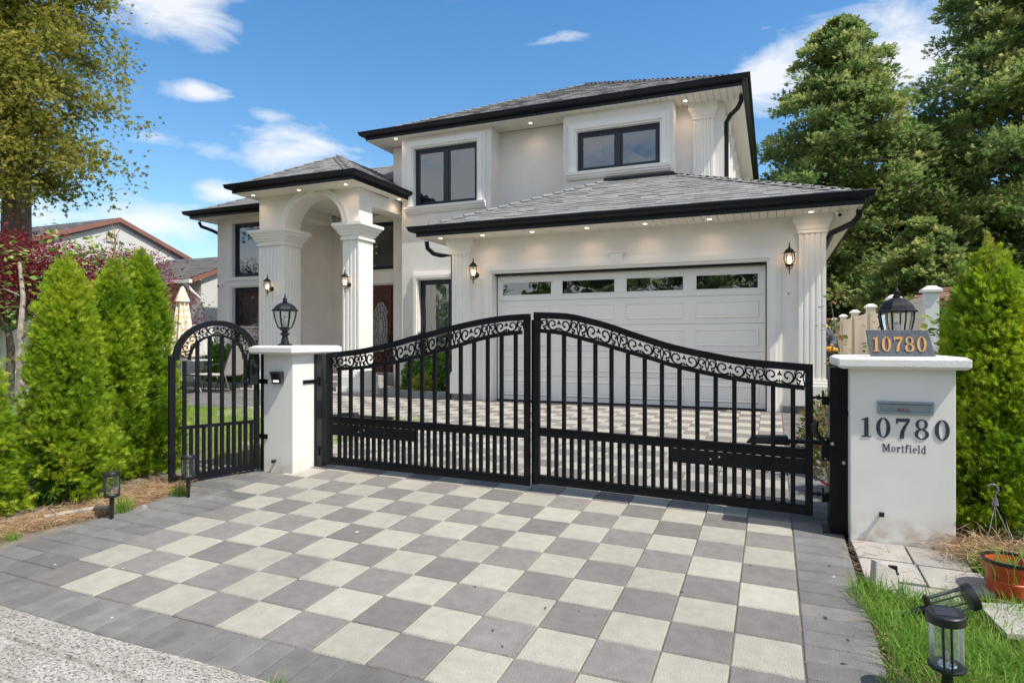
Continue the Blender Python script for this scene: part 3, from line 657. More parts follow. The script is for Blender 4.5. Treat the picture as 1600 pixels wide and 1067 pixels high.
for k in range(n):
    for (p0, q0), (p1, q1) in zip(prof, prof[1:]):
        def pt(kk, p, q):
            t_ = math.pi*kk/n; return (acx-(ar+p)*math.cos(t_), PY+.02-q, zs+(ar*.90+p)*math.sin(t_))
        b.quad(pt(k, p0, q0), pt(k+1, p0, q0), pt(k+1, p1, q1), pt(k, p1, q1))
b.build('archivolt', TRIM, house, smooth=True)
zt = zs+ar*.90
b = MB().hexa([(acx-.07,PY-.10,zt-.06),(acx+.07,PY-.10,zt-.06),(acx+.07,PY+.02,zt-.06),(acx-.07,PY+.02,zt-.06),(acx-.10,PY-.12,zt+.22),(acx+.10,PY-.12,zt+.22),(acx+.10,PY+.02,zt+.22),(acx-.10,PY+.02,zt+.22)])
b.box(acx-.12, acx+.12, PY-.14, PY+.02, zt+.221, zt+.27); b.build('keystone', TRIM, house, bevel=.006)
# side beams back to the house and the porch ceiling
for x0, x1 in ((PX0+.03, PX0+.45), (PX1-.42, PX1-.02)): MB().box(x0, x1, PY+CD-.02, BY+.5 if x0 < -9 else MY, 4.62, PZ-.002).build('beam', TRIM, house, bevel=.008)
MB().box(PX0+.46, PX1-.43, PY+CD-.019, EY, 4.88, PZ-.003).build('ceiling', SOFFIT, house)

# ---- roofs ---------------------------------------------------------------
GUT = [(-.02, -.04), (-.02, .02), (.02, .045), (.045, .05), (.13, .05), (.14, .035), (.125, .01), (.12, -.03), (.09, -.07), (.05, -.075), (.045, -.09), (0, -.095), (0, -.19), (-.02, -.19)]
GUT = [(p, q if q > 0 else q*.72) for p, q in GUT]
def gutter(path, z, closed=False, sc=1.0): return MB().sweep(path, [(p*sc, z+q*sc) for p, q in GUT], closed).build('gutter', FASCIA, house)
def soffit(x0, x1, y0, y1, z, along='x', step=.125):
    b = MB(); a = x0 if along == 'x' else y0; e = x1 if along == 'x' else y1
    while a < e-.001:
        q = min(a+step, e)
        (b.box(a+.004, q-.004, y0, y1, z, z+.012) if along == 'x' else b.box(x0, x1, a+.004, q-.004, z, z+.012)); a = q
    o = b.build('soffit', SOFFIT, house)
    MB().quad((x0, y0, z+.013), (x1, y0, z+.013), (x1, y1, z+.013), (x0, y1, z+.013)).build('soffit_backing', SOFFGAP, o, fixn=False); return o
SH = {}
def shingles(roof, e0, e1, t1, t0, m, single=0, w_=.30, ex=.14, thick=.012):
    """tabs laid in courses over a planar quad: e0-e1 eave, t0-t1 ridge side"""
    e0, e1, t0, t1 = map(Vector, (e0, e1, t0, t1)); ux = (e1-e0).normalized(); nn = ux.cross(((t0+t1)/2-(e0+e1)/2)).normalized()
    if nn.z < 0: nn = -nn
    up = nn.cross(ux).normalized()
    if up.z < 0: up = -up
    H = (t0-e0).dot(up); rows = int(H/ex); b = MB(); objs = []; a0, a1 = (t0-e0).dot(ux), (t1-e0).dot(ux); L0 = (e1-e0).length
    for r_ in range(rows+1):
        h = r_*ex; f0 = h/H; xl = a0*f0; xr = L0+(a1-L0)*f0
        s_ = xl-((xl+(r_%2)*w_*.5+random.choice((0, .07)))%w_)
        while s_ < xr-.02:
            wv = w_*random.choice((.55, 1, .8)) if random.random() < .35 else w_
            x0, x1 = max(s_, xl), min(s_+wv, xr); s_ += wv
            if x1-x0 < .03: continue
            hh = min(ex*1.25, H-h+.01); th = thick*random.uniform(.7, 1.7); jit = random.uniform(-.006, .006)
            P = lambda a, c, d: e0+ux*a+up*c+nn*d
            full = hh > ex*1.2
            pts = [P(x0+.002, h+jit, .004), P(x1-.002, h+jit, .004), P(x1-.002, h+hh, .002), P(x0+.002, h+hh, .002), P(x0+.002, h+jit, .004+th), P(x1-.002, h+jit, .004+th), P(x1-.002, h+hh, .008), P(x0+.002, h+hh, .008)]
            objs.append(pts)
    if single:
        for pts in objs[:single]: MB().hexa(pts).build('shingle', m, roof, fixn=False)
    for pts in objs[single:]: b.hexa(pts, tint=random.random()*.98+.01)
    if b.v: b.build('shingles', m, roof, kind='stuff', fixn=False)
def ridgecaps(roof, p, q, m, w_=.15, step=.24):
    p, q = Vector(p), Vector(q); d = (q-p); n = int(d.length/step); d.normalize(); s_ = Vector((d.y, -d.x, 0)).normalized(); b = MB()
    for k in range(n):
        a = p+d*(k*step); c = p+d*(k*step+step*1.15); up = Vector((0,0,1))
        for sg in (-1, 1):
            drop = Vector((0,0,-.055)); lift0, lift1 = up*.045, up*.02
            A = [a+lift0, a+s_*sg*w_+drop+lift0, c+s_*sg*w_+drop+lift1, c+lift1]; B_ = [v-up*.014 for v in A]
            b.hexa([*B_, *A], tint=random.random()*.98+.01)
    o = b.build('ridge_caps', m, roof, fixn=True); return o
def roofpart(polys, m=ROOFB, parent=house, name='roof'):
    b = MB()
    for p in polys: b.quad(*p)
    return b.build(name, m, parent, fixn=False)
# garage roof
ez = 3.76; A, B_, C, D_ = (-6.33, 10.4, ez), (1.24, 10.4, ez), (-1.83, 12.8, 4.93), (-3.17, 12.8, 4.93)
Rr = (-1.83, 20, 4.93); Br = (1.24, 20.2, ez)
gr_ = roofpart([(A, B_, C, D_), (B_, Br, Rr, C), (A, D_, (-5.84, 12.8, ez+.18)), (A, D_, (-4.14, 12.8, 4.57)), ((-6.33, 10.4, ez), (-4.0, 13.3, 4.63), (-5.84, 13.3, 3.94), (-6.33, 12.8, ez))])
shingles(gr_, A, B_, C, D_, SHING, single=290)
shingles(gr_, B_, Br, Rr, C, SHING)
b_ = MB().quad((-6.33,10.4,ez),( -3.17,12.8,4.93),(-4.14,12.8,4.93),(-6.33,12.8,ez))
ridgecaps(gr_, A, D_, SHING); ridgecaps(gr_, B_, C, SHING)
MB().box(-3.22, -1.80, 12.66, 12.797, 4.90, 4.955).build('flashing', FASCIA, gr_)
gutter([(-6.33, 12.78), (-6.33, 10.4), (1.24, 10.4), (1.24, 20)], ez-.03)
soffit(-6.32, 1.23, 10.41, 10.998, 3.585); soffit(.772, 1.23, 11.0, 20, 3.585, 'y', .3); soffit(-6.32, -5.842, 11.0, 12.79, 3.585, 'y', .3)
# upper roof: a hipped pyramid
uz = 6.60; ue = [(-9.08, 12.6), (-.525, 12.6), (-.525, 23), (-9.08, 23)]; apx = (-4.80, 16.88, 8.74); apb = (-4.80, 19, 8.74)
ur = roofpart([((*ue[0], uz), (*ue[1], uz), apx), ((*ue[1], uz), (*ue[2], uz), apb, apx), ((*ue[2], uz), (*ue[3], uz), apb), ((*ue[3], uz), (*ue[0], uz), apx, apb)])
shingles(ur, (*ue[0], uz), (*ue[1], uz), apx, apx, SHING)
shingles(ur, (*ue[1], uz), (*ue[2], uz), apb, apx, SHING)
ridgecaps(ur, (*ue[0], uz), apx, SHING); ridgecaps(ur, (*ue[1], uz), apx, SHING)
gutter(ue, uz-.03, closed=True)
soffit(-9.07, -.535, 12.61, MY-.022, UZ); soffit(-.909, -.535, MY-.021, 23, UZ, 'y', .3); soffit(-9.07, -8.751, MY, 20, UZ, 'y', .3)
# portico roof
pz = 5.10; pe = [(-11.30, 10.64), (-7.98, 10.64), (-7.98, 12.75), (-11.30, 12.75)]; pa = (-9.64, 12.30, 6.05); pb = (-9.64, 15.5, 6.05)
pr_ = roofpart([((*pe[0], pz), (*pe[1], pz), pa), ((*pe[1], pz), (-7.98, 14.2, pz), pb, pa), ((-11.30, 15, pz), (*pe[0], pz), pa, pb)])
shingles(pr_, (*pe[0], pz), (*pe[1], pz), pa, pa, SHING); shingles(pr_, (*pe[1], pz), (-7.98, 12.79, pz), (-9.64, 14, 6.05), pa, SHING)
ridgecaps(pr_, (*pe[0], pz), pa, SHING); ridgecaps(pr_, (*pe[1], pz), pa, SHING)
gutter([(-11.30, 15), pe[0], pe[1], (-7.98, 12.78)], pz-.03)
b = MB().box(-11.29, -7.99, 10.65, PY+.019, PZ, PZ+.012).box(-8.248, -7.99, PY+.02, BY-.001, PZ, PZ+.012).box(-11.29, PX0+.018, PY+.02, LY-.5, PZ, PZ+.012); b.build('soffit', SOFFIT, house)
# left wing roof and the roof behind the portico
lz = 5.02; le = (-14.36, 12.1)
A, B_ = (*le, lz), (-8.76, 12.1, lz); C, D_ = (-8.76, 15.4, 6.67), (-11.0, 15.4, 6.67); E_ = (-14.36, 20, lz)
lr = roofpart([(A, B_, C, D_), ((-14.36, 18.8, lz), A, D_)])
shingles(lr, A, (-11.31, 12.1, lz), (-11.31, 13.9, 5.92), (-12.5, 13.96, 5.95), SHING); shingles(lr, (-11.0, 13.4, 5.67), (-8.76, 13.4, 5.67), (-8.76, 15.4, 6.67), (-11.0, 15.4, 6.67), SHING)
ridgecaps(lr, A, D_, SHING)
gutter([(-14.36, 20), le, (-11.32, 12.1)], lz-.03)
soffit(-14.35, -11.32, 12.11, LY-.001, LEZ, 'x', .125); soffit(-14.35, -13.902, LY, 20, LEZ, 'y', .3)
# downspouts
def spout(pts): MB().tube(pts, .045, 10).build('downspout', FASCIA, house, smooth=True)
spout([(-6.30, 10.75, ez-.2), (-6.30, 10.78, ez-.33), (-6.22, 10.88, ez-.43), (-6.1, 10.97, ez-.46), (-5.9, 11.1, ez-.46), (-5.89, 11.12, G0)])
spout([(1.20, 10.62, ez-.2), (1.19, 10.64, ez-.30), (1.12, 10.74, ez-.38), (1.0, 10.88, ez-.42), (.86, 11.05, ez-.46), (.82, 11.6, ez-.56), (.82, 13.0, ez-.62), (.82, 13.1, G0)])
spout([(-.56, 13.0, uz-.2), (-.57, 13.02, uz-.32), (-.64, 13.1, uz-.42), (-.78, 13.26, uz-.48), (-.86, 13.34, uz-.58), (-.86, 13.36, 4.6)])
spout([(-14.30, 12.35, lz-.2), (-14.28, 12.4, lz-.32), (-14.05, 12.55, lz-.42), (-13.95, 12.7, lz-.5), (-13.96, 13.0, lz-.6), (-13.96, 13.0, G0)])
# recessed eave lights, small lamps lit in the photograph
def downlight(x, y, z, e=3.0):
    MB().lathe((x, y, z), [(.036, -.004), (.036, .001)], 14).build('soffit_light', WARMS, house)
    l = bpy.data.lights.new('soffit_lamp', 'SPOT'); l.energy = e; l.color = (1, .68, .43); l.spot_size = R(150); l.spot_blend = 1; l.shadow_soft_size = .06
    o = bpy.data.objects.new('soffit_lamp', l); COL.objects.link(o); o.location = (x, y, z-.02)
for x in (-5.95, -5.05, -4.05, -3.02, -2.0, -.95, .55): downlight(x, 10.68, 3.585)
for x in (-8.30, -4.95, -1.62): downlight(x, 12.95 if x != -8.30 else 12.72, UZ)
for x in (-10.98, -9.66, -8.40): downlight(x, 10.95, PZ)
downlight(-8.1, 12.55, PZ, 3); downlight(-9.7, 12.9, 4.878, 7)

# ================================================================== gate pillars
def glyphs():
    """serif letter shapes in em units: ('p', outline) polygons and ('r', cx,cy,ro_x,ro_y,ri_x,ri_y,a0,a1) rings"""
    G = {}
    G['1'] = (.56, [('p', [(.08,0),(.50,0),(.50,.045),(.39,.06),(.39,1),(.33,1),(.09,.88),(.09,.84),(.21,.86),(.21,.06),(.08,.045)])])
    G['0'] = (.72, [('r', .35,.5,.30,.51,.135,.46,0,360)])
    G['7'] = (.66, [('p', [(.06,1),(.06,.72),(.10,.72),(.16,.84),(.50,.84),(.36,.62),(.24,.34),(.20,0),(.38,0),(.40,.34),(.48,.60),(.62,.88),(.62,1)])])
    G['8'] = (.70, [('r', .34,.255,.29,.265,.145,.215,0,360), ('r', .34,.74,.25,.26,.125,.215,0,360)])
    sf = lambda x, y, w: ('p', [(x, y), (x+w, y), (x+w, y+.04), (x, y+.04)])
    st = lambda x, y0, y1, w=.11: ('p', [(x, y0), (x+w, y0), (x+w, y1), (x, y1)])
    G['M'] = (.98, [sf(.02,0,.22), sf(.64,0,.3), st(.10,.04,.96,.05), st(.73,.04,.96,.13), sf(.02,.95,.22), sf(.68,.95,.26), ('p', [(.13,.97),(.26,.97),(.50,.30),(.70,.97),(.75,.97),(.47,.02),(.43,.02)])])
    G['o'] = (.56, [('r', .27,.33,.24,.34,.115,.30,0,360)])
    G['r'] = (.48, [sf(.03,0,.28), st(.10,.03,.66), sf(.03,.62,.12), ('r', .31,.46,.14,.22,.06,.14,20,170), ('r', .38,.55,.07,.08,0,0,0,360)])
    G['t'] = (.40, [st(.12,.06,.86), ('p', [(.02,.60),(.36,.60),(.36,.66),(.02,.66)]), ('r', .25,.10,.13,.11,.02,.06,180,350)])
    G['f'] = (.40, [sf(.02,0,.26), st(.10,.03,.84), ('p', [(.01,.60),(.35,.60),(.35,.66),(.01,.66)]), ('r', .26,.83,.16,.18,.05,.13,20,180), ('r', .36,.87,.07,.07,0,0,0,360)])
    G['i'] = (.32, [sf(.02,0,.27), st(.10,.03,.66), sf(.02,.62,.12), ('r', .155,.87,.08,.09,0,0,0,360)])
    G['e'] = (.52, [('r', .26,.33,.23,.34,.115,.30,0,312), ('p', [(.12,.34),(.46,.34),(.46,.39),(.12,.39)])])
    G['l'] = (.32, [sf(.02,0,.27), st(.10,.03,.99), sf(.02,.95,.12)])
    G['d'] = (.60, [('r', .26,.33,.23,.34,.115,.28,0,360), st(.38,.0,.99), sf(.30,.95,.12), sf(.44,0,.12)])
    def line(*p): return p
    G['A'] = (.75, [('p', [(0,0),(.16,0),(.38,.8),(.60,0),(.76,0),(.46,1),(.30,1)]), st(.2,.25,.25+.12,.36)])
    G['I'] = (.30, [st(.07,0,1,.15)]); G['L'] = (.6, [st(.07,0,1,.15), st(.07,0,.14,.5)])
    G['m'] = (.9, [st(.05,0,1,.15), st(.70,0,1,.15), ('p', [(.05,1),(.25,1),(.45,.45),(.65,1),(.85,1),(.52,.1),(.38,.1)])])
    return G
GL = glyphs()
def letter(ch, m, parent, o3, ux, uz_, nrm, h, th, xs=1.0, name='digit'):
    """o3: lower-left corner; ux, uz_: unit axes of the face; nrm: outward"""
    wd, parts = GL[ch]; b = MB(); f = lambda x, y, d: Vector(o3)+Vector(ux)*(x*h*xs)+Vector(uz_)*(y*h)+Vector(nrm)*d
    for k, p in enumerate(parts):
        t_ = th+.0004*k
        if p[0] == 'p': b.prism(p[1], lambda x, y: f(x, y, t_), lambda x, y: f(x, y, 0))
        else:
            _, cx, cy, rx, ry, ix, iy, a0, a1 = p; n = 26 if h > .03 else 14
            for i in range(n):
                u0, u1 = R(a0+(a1-a0)*i/n), R(a0+(a1-a0)*(i+1)/n)
                q = lambda u, X_, Y_, d: f(cx+math.cos(u)*X_, cy+math.sin(u)*Y_, d)
                b.quad(q(u0,rx,ry,t_), q(u1,rx,ry,t_), q(u1,ix,iy,t_), q(u0,ix,iy,t_))
                b.quad(q(u0,rx,ry,t_), q(u0,rx,ry,0), q(u1,rx,ry,0), q(u1,rx,ry,t_))
                if ix: b.quad(q(u0,ix,iy,t_), q(u1,ix,iy,t_), q(u1,ix,iy,0), q(u0,ix,iy,0))
    return b.build(name, m, parent, fixn=False), wd*h*xs
def word(s, m, parent, o3, ux, uz_, nrm, h, th, xs=1.0, gap=.0, name='digit'):
    p = Vector(o3)
    for ch in s:
        _, w_ = letter(ch, m, parent, p, ux, uz_, nrm, h, th, xs, name); p = p+Vector(ux)*(w_+gap)
def pillar(label, x0, x1, y0, y1, zt, cw, name='gate_pillar'):
    z0 = min(g(x0, y0), g(x1, y0))-.06
    t = thing(name, label, 'gate pillar', ((x0+x1)/2, (y0+y1)/2, z0+.06))
    MB().box(x0, x1, y0, y1, z0, zt).build('shaft', PILLAR, t, bevel=.006)
    cx0, cx1, cy0, cy1 = cw; c = MB(); o_ = .02
    c.hexa([(cx0+o_,cy0+o_,zt),(cx1-o_,cy0+o_,zt),(cx1-o_,cy1-o_,zt),(cx0+o_,cy1-o_,zt),(cx0,cy0,zt+.015),(cx1,cy0,zt+.015),(cx1,cy1,zt+.015),(cx0,cy1,zt+.015)])
    c.hexa([(cx0,cy0,zt+.0155),(cx1,cy0,zt+.0155),(cx1,cy1,zt+.0155),(cx0,cy1,zt+.0155),(cx0,cy0,zt+.065),(cx1,cy0,zt+.065),(cx1,cy1,zt+.065),(cx0,cy1,zt+.065)])
    c.hexa([(cx0+.002,cy0+.002,zt+.0655),(cx1-.002,cy0+.002,zt+.0655),(cx1-.002,cy1-.002,zt+.0655),(cx0+.002,cy1-.002,zt+.0655),(cx0+.03,cy0+.03,zt+.082),(cx1-.03,cy0+.03,zt+.082),(cx1-.03,cy1-.03,zt+.082),(cx0+.03,cy1-.03,zt+.082)])
    c.build('cap', CAPM, t, bevel=.004); return t
pR = pillar('wide white pillar with house number 10780, street name and mail slot beside the right gate', .49, 1.095, 4.84, 5.46, 1.405, (.415, 1.165, 4.765, 5.53))
pL = pillar('narrow white pillar with small intercom between arched gate and double gate', -4.715, -4.345, 4.84, 5.15, 1.465, (-4.86, -4.27, 4.74, 5.50))
NUM = mat('charcoal_number', (.045, .055, .075), .5, .2, 30)
ux, uzz, nn = (1,0,0), (0,0,1), (0,-1,0)
word('10780', NUM, pR, (.545, 4.84, .945), ux, uzz, nn, .132, .004, 1.05, .0150, 'digit')
word('Mortfield', NUM, pR, (.680, 4.84, .853), ux, uzz, nn, .052, .0012, .96, .0030, 'letter')
ALU = mat('mailbox_metal', (.30, .37, .42), .38, .1, 12, metal=.25, spec=.6)
b = MB().box(.650, .970, 4.822, 4.8398, 1.106, 1.122).box(.650, .670, 4.822, 4.8398, 1.122, 1.175).box(.950, .970, 4.822, 4.8398, 1.122, 1.175); b.box(.648, .972, 4.812, 4.8398, 1.1755, 1.192)
ms = b.build('mail_slot', ALU, pR, bevel=.002)
MB().hexa([(.671,4.829,1.1225),(.949,4.829,1.1225),(.949,4.8395,1.1225),(.671,4.8395,1.1225),(.671,4.816,1.172),(.949,4.816,1.172),(.949,4.8395,1.172),(.671,4.8395,1.172)]).build('flap', ALU, ms, bevel=.0015)
REDP = mat('red_print', (.45, .05, .06), .6, .05)
word('mAIL', REDP, ms, (.768, 4.8225, 1.128), ux, uzz, nn, .015, .004, 1.15, .008, 'letter')
MB().tube([(.673, 4.84, .432), (.673, 4.815, .43)], .012, 8).box(.658, .688, 4.806, 4.816, .418, .448).build('outlet_stub', BLACKP, pR)
b = MB().box(-4.595, -4.475, 4.80, 4.84, 1.172, 1.178).hexa([(-4.57,4.806,1.17),(-4.455,4.806,1.17),(-4.455,4.8398,1.17),(-4.57,4.8398,1.17),(-4.60,4.79,1.292),(-4.455,4.79,1.292),(-4.455,4.8398,1.292),(-4.60,4.8398,1.292)])
ic = tag(b.build('intercom', mat('intercom_grey', (.075, .075, .085), .45, .1, 20), None, bevel=.004), 'small dark grey doorbell intercom mounted on the narrow pillar', 'intercom')
MB().hexa([(-4.555,4.799,1.195),(-4.475,4.799,1.195),(-4.475,4.81,1.195),(-4.555,4.81,1.195),(-4.57,4.787,1.275),(-4.475,4.787,1.275),(-4.475,4.81,1.275),(-4.57,4.81,1.275)]).build('face', BLACKP, ic)
MB().lathe((0,0,0), [(.018,0),(.016,.012),(.007,.014)], 16).build('camera_lens', mat('lens', (.01,.01,.012), .1, 0), ic, local=True); _o = bpy.data.objects['camera_lens']; _o.rotation_euler = (R(98),0,0); _o.location = (-4.518, 4.792, 1.245)
MB().box(-4.545, -4.485, 4.790, 4.80, 1.192, 1.206).build('light_strip', emit('white_strip', (.8,.85,1), 1.2), ic)
MB().tube([(-4.565, 4.84, .405), (-4.565, 4.81, .403)], .014, 8).box(-4.58, -4.55, 4.80, 4.811, .388, .418).build('outlet_stub', BLACKP, pL)
# slate number plaque leaning on the right pillar's lantern
SLATE = mat('slate', (.135, .15, .18), .8, .15, 14, bump=.4, bscale=80)
pq = thing('number_plaque', 'blue grey slate plaque with orange number 10780 standing on the wide pillar', 'sign', (.79, 4.86, 1.488))
tl = R(-9); z0_ = 1.488; ht = .178
def pf(x, z, d=0): return (x, 4.835-math.sin(tl)*z+d*math.cos(tl)*-1+0, z0_+z*math.cos(tl)-d*math.sin(-tl)*0)
MB().hexa([pf(.612,0),pf(.985,0),pf(.985,0,-.014),pf(.612,0,-.014),pf(.585,ht+.004),pf(.945,ht),pf(.945,ht,-.014),pf(.585,ht+.004,-.014)]).build('slate_plate', SLATE, pq, bevel=.003)
OR = mat('orange_number', (.80, .42, .13), .5, .12, 40)
uu = Vector(pf(0, 1))-Vector(pf(0, 0)); uu.normalize(); on = Vector((0, -math.cos(tl), -math.sin(-tl))).normalized()
word('10780', OR, pq, Vector(pf(.619, .036))+on*.0006, ux, tuple(uu), tuple(on), .098, .004, .93, .0040, 'digit')
# ---- lanterns
LANTG = glassmat('lantern_glass', (.97, .985, .975), .0, ior=1.25)
_n = LANTG.node_tree; _d = _n.nodes.new('ShaderNodeBsdfTranslucent'); _d.inputs[0].default_value = (.86, .92, .90, 1); _m = _n.nodes.new('ShaderNodeMixShader'); _m.inputs[0].default_value = .13   # pale translucent share mixed in to brighten the panes
_o = _n.nodes['Material Output']; _n.links.new(_o.inputs[0].links[0].from_socket, _m.inputs[1]); _n.links.new(_d.outputs[0], _m.inputs[2]); _n.links.new(_m.outputs[0], _o.inputs[0])
def post_lantern(label, x, y, z, H, Rr):
    t = thing('post_lantern', label, 'lantern', (x, y, z)); s = H/.50; q = Rr/.13
    MB().lathe((x,y,z), [(.075*q,0),(.075*q,.012*s),(.045*q,.02*s),(.035*q,.06*s),(.028*q,.09*s),(.045*q,.10*s),(.05*q,.115*s),(.03*q,.125*s),(.03*q,.135*s)] if H > .5 else [(.085*q,0),(.085*q,.01),(.06*q,.014),(.045*q,.02),(.045*q,.028)], 20).build('base', IRONM, t, smooth=True)
    zb = z+(.135*s if H > .5 else .028)
    h = z+H-zb; sc = h
    MB().lathe((x,y,zb), [(.035*q,0),(.06*q,.06*sc),(.075*q,.085*sc),(.075*q,.10*sc)], 8, rot=R(22.5)).build('gallery', IRONM, t)
    gz0, gz1 = .10*sc, .52*sc
    prof = [(.072*q+(.118*q-.072*q)*math.sin((k/6)*math.pi/2), gz0+(gz1-gz0)*k/6) for k in range(7)]
    for k in range(8):
        a = R(22.5+45*k); a2 = R(22.5+45*(k+1)); b = MB()
        for (r0, z0), (r1, z1) in zip(prof, prof[1:]): b.quad((x+r0*math.cos(a),y+r0*math.sin(a),zb+z0),(x+r0*math.cos(a2),y+r0*math.sin(a2),zb+z0),(x+r1*math.cos(a2),y+r1*math.sin(a2),zb+z1),(x+r1*math.cos(a),y+r1*math.sin(a),zb+z1))
        b.build('pane', LANTG, t, fixn=False)
        MB().tube([(x+(r+.002)*math.cos(a), y+(r+.002)*math.sin(a), zb+z_) for r, z_ in prof], .0055, 6).build('rib', IRONM, t)
    rf = MB().lathe((x,y,zb), [(.10*q,gz1-.002),(.142*q,gz1),(.145*q,gz1+.02*sc),(.125*q,gz1+.045*sc),(.115*q,gz1+.09*sc),(.09*q,gz1+.15*sc),(.05*q,gz1+.20*sc),(.022*q,gz1+.225*sc)], 8, rot=R(22.5)).build('roof', IRONM, t)
    MB().lathe((x,y,zb+gz1+.22*sc), [(.022*q,0),(.03*q,.02*sc),(.016*q,.04*sc),(.024*q,.07*sc),(.022*q,.10*sc),(.012*q,.125*sc),(.008*q,.16*sc),(.002,.235*sc)], 12).build('finial', IRONM, rf, smooth=True)
    MB().lathe((x,y,zb+gz0), [(.02*q,0),(.02*q,.10*sc),(.012*q,.105*sc)], 10).build('socket', CAPM, t, smooth=True)
    MB().lathe((x,y,zb+gz0+.105*sc), [(.012*q,0),(.028*q,.08*sc),(.026*q,.14*sc),(.002,.18*sc)], 12).build('bulb', mat('frosted_bulb', (.75,.74,.68), .3, 0), t, smooth=True)
    return t
post_lantern('black glazed lantern behind the slate number plaque on the wide pillar', .80, 5.08, 1.488, .555, .125) if False else None
post_lantern('black domed lantern without a stem standing behind the slate plaque on the wide pillar', .80, 5.08, 1.488+.03, .50, .118)
MB().box(.72, .88, 5.0, 5.16, 1.4875, 1.5175).build('base_plate', IRONM, bpy.data.objects['post_lantern'])
post_lantern('black lantern on a short turned stem on top of the narrow pillar', -4.58, 4.99, 1.548, .54, .125)
def wall_lantern(label, x, y, z, rot=0):
    """y: wall plane"""
    t = thing('wall_lantern', label, 'wall light', (x, y, z), group='lit carriage lanterns on the house front'); cy = y-.15
    MB().lathe((0,0,0), [(.055,0),(.055,.01),(.04,.022),(.015,.026)], 16).build('back_plate', IRONM, t, local=True, smooth=True); t.children[0].rotation_euler = (R(90),0,0); t.children[0].location = (0, 0, -.06)
    b = MB().tube([(x, y-.02, z-.08), (x, y-.07, z-.14), (x, y-.12, z-.145), (x, cy, z-.11)], .009, 8).tube([(x, cy, z-.09), (x, cy, z-.24)], .008, 8)
    for sg in (-1, 1): b.tube([(x+sg*.055, cy, z-.085), (x+sg*.05, cy, z-.12), (x+sg*.01, cy, z-.175)], .006, 6)
    b.build('bracket', IRONM, t, smooth=True)
    prof = [(.045, -.085), (.068, -.05), (.082, 0), (.08, .05), (.062, .095)]
    for k in range(6):
        a = R(60*k+rot); MB().tube([(x+r*math.cos(a), cy+r*math.sin(a), z+q) for r, q in prof], .005, 5).build('rib', IRONM, t)
    MB().lathe((x, cy, z), [(r-.004, q) for r, q in prof], 18, cap=False).build('glass', LANTG, t, smooth=True)
    MB().lathe((x, cy, z), [(.03,-.11),(.048,-.10),(.048,-.085),(.04,-.084)], 12).build('gallery', IRONM, t)
    rf = MB().lathe((x, cy, z), [(.05,.094),(.092,.094),(.094,.102),(.07,.115),(.06,.14),(.03,.16),(.014,.175)], 8).build('roof', IRONM, t)
    MB().lathe((x, cy, z), [(.014,.174),(.018,.185),(.008,.20),(.012,.225),(.006,.245),(.001,.275)], 8).build('finial', IRONM, rf, smooth=True)
    for k in range(3):
        a = R(120*k+30); MB().lathe((x+.022*math.cos(a), cy+.022*math.sin(a), z-.085), [(.008,0),(.008,.06),(.013,.075),(.009,.10),(.001,.12)], 8).build('candle_bulb', WARM, t, smooth=True)
wall_lantern('lit wall lantern left of the garage door by the left pilaster', -5.33, GY, 2.94)
wall_lantern('lit wall lantern right of the garage door by the corner pilaster', .245, GY, 2.90)
wall_lantern('lit wall lantern on the left column of the arched portico', PX0+.42, PY, 2.86)
wall_lantern('lit wall lantern on the right column of the arched portico', -8.50, PY, 2.88)
# security cameras
def camera_dome(label, p):
    t = thing('security_camera', label, 'security camera', p); x, y, z = p
    MB().lathe((x,y,z), [(.045,.02),(.05,0),(.05,-.02),(.03,-.03)], 14).build('mount', TRIM, t, smooth=True)
    MB().tube([(x, y, z-.035), (x+.01, y-.05, z-.06), (x+.02, y-.11, z-.075)], [.03,.042,.036], 12).build('housing', TRIM, t, smooth=True)
    MB().tube([(x+.0205, y-.1105, z-.075), (x+.0215, y-.116, z-.076)], .027, 12).build('lens', BLACKP, t)
camera_dome('white bullet security camera under the garage eave at the right corner', (.92, 10.78, 3.58))
camera_dome('white security camera on the left wing wall beside the string course', (-13.72, LY-.05, 3.14))

# ================================================================== gates
def ipl(pts, x):
    for (x0, z0), (x1, z1) in zip(pts, pts[1:]):
        if x <= x1: return z0+(z1-z0)*(x-x0)/(x1-x0)
    return pts[-1][1]
def smoothed(pts, n=44):
    """Catmull-Rom resample"""
    out = []; xs = [p[0] for p in pts]; P = [pts[0]]+list(pts)+[pts[-1]]
    for i in range(1, len(P)-2):
        p0, p1, p2, p3 = P[i-1], P[i], P[i+1], P[i+2]; m_ = 4
        for k in range(m_):
            t_ = k/m_; t2, t3 = t_*t_, t_**3
            f = lambda a, b_, c, d: .5*((2*b_)+(-a+c)*t_+(2*a-5*b_+4*c-d)*t2+(-a+3*b_-3*c+d)*t3)
            out.append((f(p0[0],p1[0],p2[0],p3[0]), f(p0[1],p1[1],p2[1],p3[1])))
    out.append(pts[-1]); return out
def spiral(cx, cy, r0, r1, a0, a1, n=22, sy=1.0):
    return [(cx+(r0+(r1-r0)*(k/n)**1.15)*math.cos(R(a0+(a1-a0)*k/n)), cy+sy*(r0+(r1-r0)*(k/n)**1.15)*math.sin(R(a0+(a1-a0)*k/n))) for k in range(n+1)]
